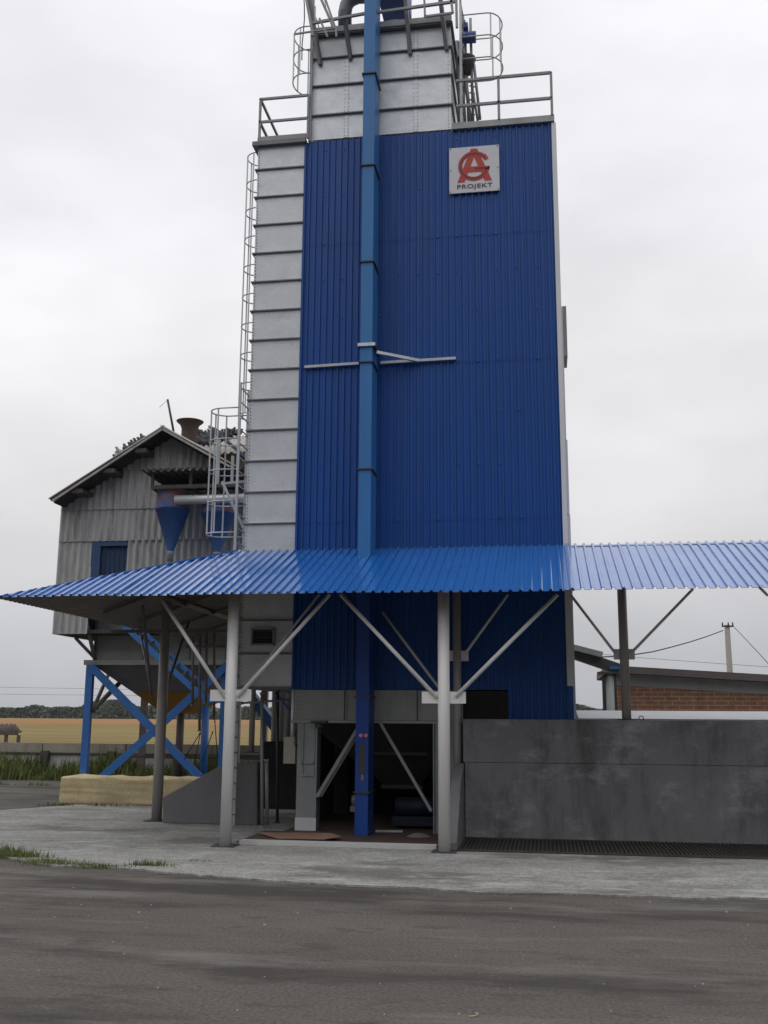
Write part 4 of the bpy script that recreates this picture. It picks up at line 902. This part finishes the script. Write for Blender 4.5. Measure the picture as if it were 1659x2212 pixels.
for x, y, s, h, n in spots_:
    b_ = blades(n, lambda: random.gauss(x, s * .5), lambda: random.gauss(y, s * .14), lambda q: max(.02, random.gauss(h, h * .45)), .006); tf.add(b_.v, b_.f)
for x, y in ((-15.9, 28.5), (-14.6, 28.6), (-10.9, 22.2), (-9.8, 22.3)):
    b_ = blades(70, lambda: random.gauss(x, .2), lambda: random.gauss(y, .08), lambda q: random.uniform(.03, .14), .01); tf.add(b_.v, b_.f)
tag(tf.build('grass_tufts', M_grass), 'ragged grass tufts along the edge between the concrete apron and the asphalt', 'grass', kind='stuff')
HT = root('field_shelter', (-24, 45, 0), 'small open shelter with a grey pitched roof beyond the concrete fence', 'shelter')
yh = 45.0; a, b = at(46, 1580, Y=yh), at(-60, 1580, Y=yh); rt_, rl_ = at(28, 1567, Y=yh + 1), at(0, 1564, Y=yh + 1)
sr = MB().sheet((b.x, yh, a.z), (1, 0, 0), (0, 1.0, rl_.z - a.z), a.x - b.x, sqrt(1 + (rl_.z - a.z) ** 2), wave, .22, (0, -.4, 1), smooth=True, far=lambda q: min(1.06, max(.05, (a.x - b.x - q) * 1.2)))
o = sr.build('roof', M_timber, HT); md = o.modifiers.new('thickness', 'SOLIDIFY'); md.thickness = .04
MB().box(b.x, a.x - .2, yh, yh + .12, a.z - .17, a.z - .04).build('eave_beam', M_timber, HT)
for u in (12, 52 - 0, -40):
    xx = at(u if u != 52 else 39, 1590, Y=yh).x; MB().box(xx - .07, xx + .07, yh + .01, yh + .11, 0, a.z - .17).build('post', M_timber, HT)

# ------------------------------------------------------------------ right background
BK = root('brick_building', (5, 26, 0), 'low red brick building with a dark sloping roof behind the long concrete wall', 'building')
yk = 26.0; bl_, br_ = at(1334, 1480, Y=yk), at(1659, 1500, Y=yk); k_ = (br_.z - bl_.z) / (br_.x - bl_.x)
xk1 = 11.0
def zk(x, base): return base + (x - bl_.x) * k_
MB().prism([(bl_.x, yk, 0), (xk1, yk, 0), (xk1, yk, zk(xk1, bl_.z)), (bl_.x, yk, bl_.z)], (0, 5, 0)).build('wall', M_brick, BK)
zp = at(1334, 1455, Y=yk).z
MB().prism([(bl_.x, yk - .01, bl_.z + .003), (xk1, yk - .01, zk(xk1, bl_.z) + .003), (xk1, yk - .01, zk(xk1, zp)), (bl_.x, yk - .01, zp)], (0, 5.0, 0)).build('gable_plaster', M_plaster, BK)
zr_ = at(1334, 1437, Y=yk - .3).z; zr0 = at(1334, 1452, Y=yk - .3).z
MB().prism([(bl_.x - .25, yk - .35, zr0), (xk1, yk - .35, zk(xk1 + .25, zr0)), (xk1, yk - .35, zk(xk1 + .25, zr_)), (bl_.x - .25, yk - .35, zr_)], (0, 5.6, 0)).build('roof', M_roofdk, BK)
a, b = at(1303, 1544, Y=25), at(1331, 1457, Y=25)
PP = root('steel_stack', (a.x, 25, 0), 'grey steel pipe post with dark plates at the left end of the brick building', 'pipe post')
xm = at(1318, 1500, Y=25).x
MB().tube((xm, 25, 0), (xm, 25, b.z), .11, 16).build('pipe', M_galvd, PP)
MB().box(a.x, a.x + .07, 24.95, 25.05, 0, b.z - .02).box(at(1325, 1500, Y=25).x, at(1333, 1500, Y=25).x, 24.95, 25.1, 0, b.z).build('flat_post', M_darkst, PP)
MB().box(a.x - .1, b.x + .1, 24.85, 25.2, b.z + .005, b.z + .06).build('cap_plate', M_timber, PP)
RC = root('roofed_conveyor', (0.8, 23, 0), 'dark roofed conveyor sloping down from behind the tower to the brick building', 'conveyor')
yq = 23.5
MB().bar(at(1215, 1404, Y=yq), at(1338, 1446, Y=yq), .5, .22, (0, 0, 1)).build('trough', M_darkst, RC)
MB().bar(at(1215, 1394, Y=yq - .1), at(1300, 1416, Y=yq - .1), .7, .12, (0, 0, 1)).build('cover', M_galvd, RC)
MB().box(at(1316, 1445, Y=yq).x, at(1336, 1445, Y=yq).x, yq - .3, yq + .1, at(1316, 1447, Y=yq).z, at(1316, 1441, Y=yq).z).build('end_cap', M_casing, RC)
a = at(1245, 1546, Y=20.5)
WB = MB().prism([(.58, 19.6, 1.6), (.58, 19.6, 2.01), (.58, 21.4, 2.17), (.58, 21.4, 1.6)], (9.5, 0, 0))
tag(WB.build('pale_cover', M_white), 'low white gently sloping cover just behind the long concrete bunker wall', 'cover')

# power pole and wires
yp_ = 45.0; pt_, pb_ = at(1570.5, 1350, Y=yp_), at(1571, 1458, Y=yp_)
PO = root('power_pole', (pt_.x, yp_, 0), 'concrete power pole with a short crossarm beyond the brick building', 'power pole')
MB().path([(pt_.x, yp_, 0), (pt_.x, yp_, pt_.z)], [.15, .11], 10).build('pole', M_pole, PO)
MB().box(pt_.x - .24, pt_.x + .24, yp_ - .13, yp_ - .05 - .07, pt_.z - .10, pt_.z - .03).build('crossarm', M_darkst, PO)
for dx in (-.21, .03, .21): MB().tube((pt_.x + dx, yp_ - .13, pt_.z - .03), (pt_.x + dx, yp_ - .13, pt_.z + .1), .03, 6).build('insulator', M_darkst, PO)
def wire(label, pts, Y, r, name='power_cable', Ye=None):
    n_ = len(pts); mb = MB(); mb.path([at(*p, Y=Y + ((Ye or Y) - Y) * i / (n_ - 1)) for i, p in enumerate(pts)], r, 5)
    return tag(mb.build(name, M_black), label, 'cable')
cu_ = [(1562, 1362), (1530, 1374), (1490, 1387), (1450, 1398), (1410, 1408), (1370, 1414), (1330, 1418), (1300, 1419), (1270, 1412)]
wire('thick sagging cable from the power pole towards the tower', cu_, yp_ - .1, .022, Ye=30)
wire('thin wire running down right from the power pole crossarm', [(1583, 1352), (1610, 1380), (1640, 1412), (1690, 1468)], yp_ - .15, .014, Ye=35)
wire('thin far wire in the sky right of the tower, above the brick roof', [(1240, 1408), (1400, 1422), (1560, 1434), (1700, 1443)], 90, .016, 'overhead_wire')
wire('upper of two far wires in the sky left of the blue legs', [(-40, 1484), (150, 1487), (330, 1490)], 160, .022, 'overhead_wire')
wire('lower of two far wires in the sky left of the blue legs', [(-40, 1499), (150, 1501), (330, 1503)], 160, .022, 'overhead_wire')

# chips of stone and dirt
cb_ = MB()
for i in range(170):
    x = random.uniform(-7, 4.5); y = random.uniform(5.5, 16); z = .0 if y < 12.4 else .022
    if 12.2 < y < 14.4 and x < 1: continue
    s_ = random.choice((.004, .005, .007, .010)) * (1 if y < 10 else 1.7); a = random.random() * 3
    cb_.prism([(x + s_ * cos(a + k * 1.4 + random.random() * .4), y + s_ * 1.4 * sin(a + k * 1.4), z) for k in range(4)], (0, 0, s_ * .8))
tag(cb_.build('loose_chips', M_pole), 'scattered stone chips and grit on the asphalt and the apron', 'grit', kind='stuff')
# straw on the asphalt
a = at(1028, 2195, Z=.004)
st = MB().path([a + Vector((-.05, -.03, .004)), a + Vector((-.02, -.025, .006)), a + Vector((0, -.015, .008)), a + Vector((.015, .01, .012)), a + Vector((.008, .03, .012)), a + Vector((-.005, .04, .01)), a + Vector((-.012, .045, .006))], .0035, 6)
tag(st.build('straw', M_straw), 'pale curled straw on the asphalt at the bottom of the picture', 'straw')

# ------------------------------------------------------------------ far wood
tw_ = MB(); YT_ = 620
def th_(x): return 7.6 + 1.3 * sin(x * .045 + 1) + .9 * sin(x * .13) + .6 * sin(x * .31 + 2) + (2.6 * math.exp(-((x + 272) / 11) ** 2) + 2.2 * math.exp(-((x + 212) / 7) ** 2))
for i in range(26000):
    x = random.uniform(-380, 120); h = th_(x); z = h * (random.random() ** .75); y = YT_ + random.uniform(0, 9) + (h - z) * -.2
    s = random.uniform(.35, 1.0); a = random.random() * 6.28; b = random.uniform(-.9, .9)
    ux, uy = cos(a) * s, sin(a) * s; vz = s * cos(b); vx, vy = -sin(a) * sin(b) * s, cos(a) * sin(b) * s
    tw_.add([(x - ux - vx, y - uy - vy, max(0, z - vz)), (x + ux - vx, y + uy - vy, max(0, z - vz)), (x + ux + vx, y + uy + vy, z + vz), (x - ux + vx, y - uy + vy, z + vz)], [(0, 1, 2, 3)])
bk = MB()
xs2 = [-380 + i * 2.0 for i in range(251)]
tw_.add([(x, YT_ + 7, 0) for x in xs2] + [(x, YT_ + 7, th_(x) - .9) for x in xs2], [(i, i + 1, i + 252, i + 251) for i in range(250)])
tag(tw_.build('far_wood', M_leaf), 'dark green line of woodland beyond the stubble field', 'wood', kind='stuff')

# ------------------------------------------------------------------ haze: thin even air round the whole scene
hz_ = MB().box(-3100, 3100, -70, 4100, -1.0, 60.0).build('haze', None); hz_['kind'] = 'stuff'; hz_['label'] = 'thin pale haze over the distant field and wood'
HM = bpy.data.materials.new('haze_air'); HM.use_nodes = True; n = HM.node_tree.nodes; n.clear()
ho = n.new('ShaderNodeOutputMaterial'); pv = n.new('ShaderNodeVolumePrincipled'); pv.inputs['Density'].default_value = 0.00009; pv.inputs['Color'].default_value = (0.93, 0.95, 1.0, 1)
HM.node_tree.links.new(pv.outputs[0], ho.inputs['Volume']); hz_.data.materials.append(HM)
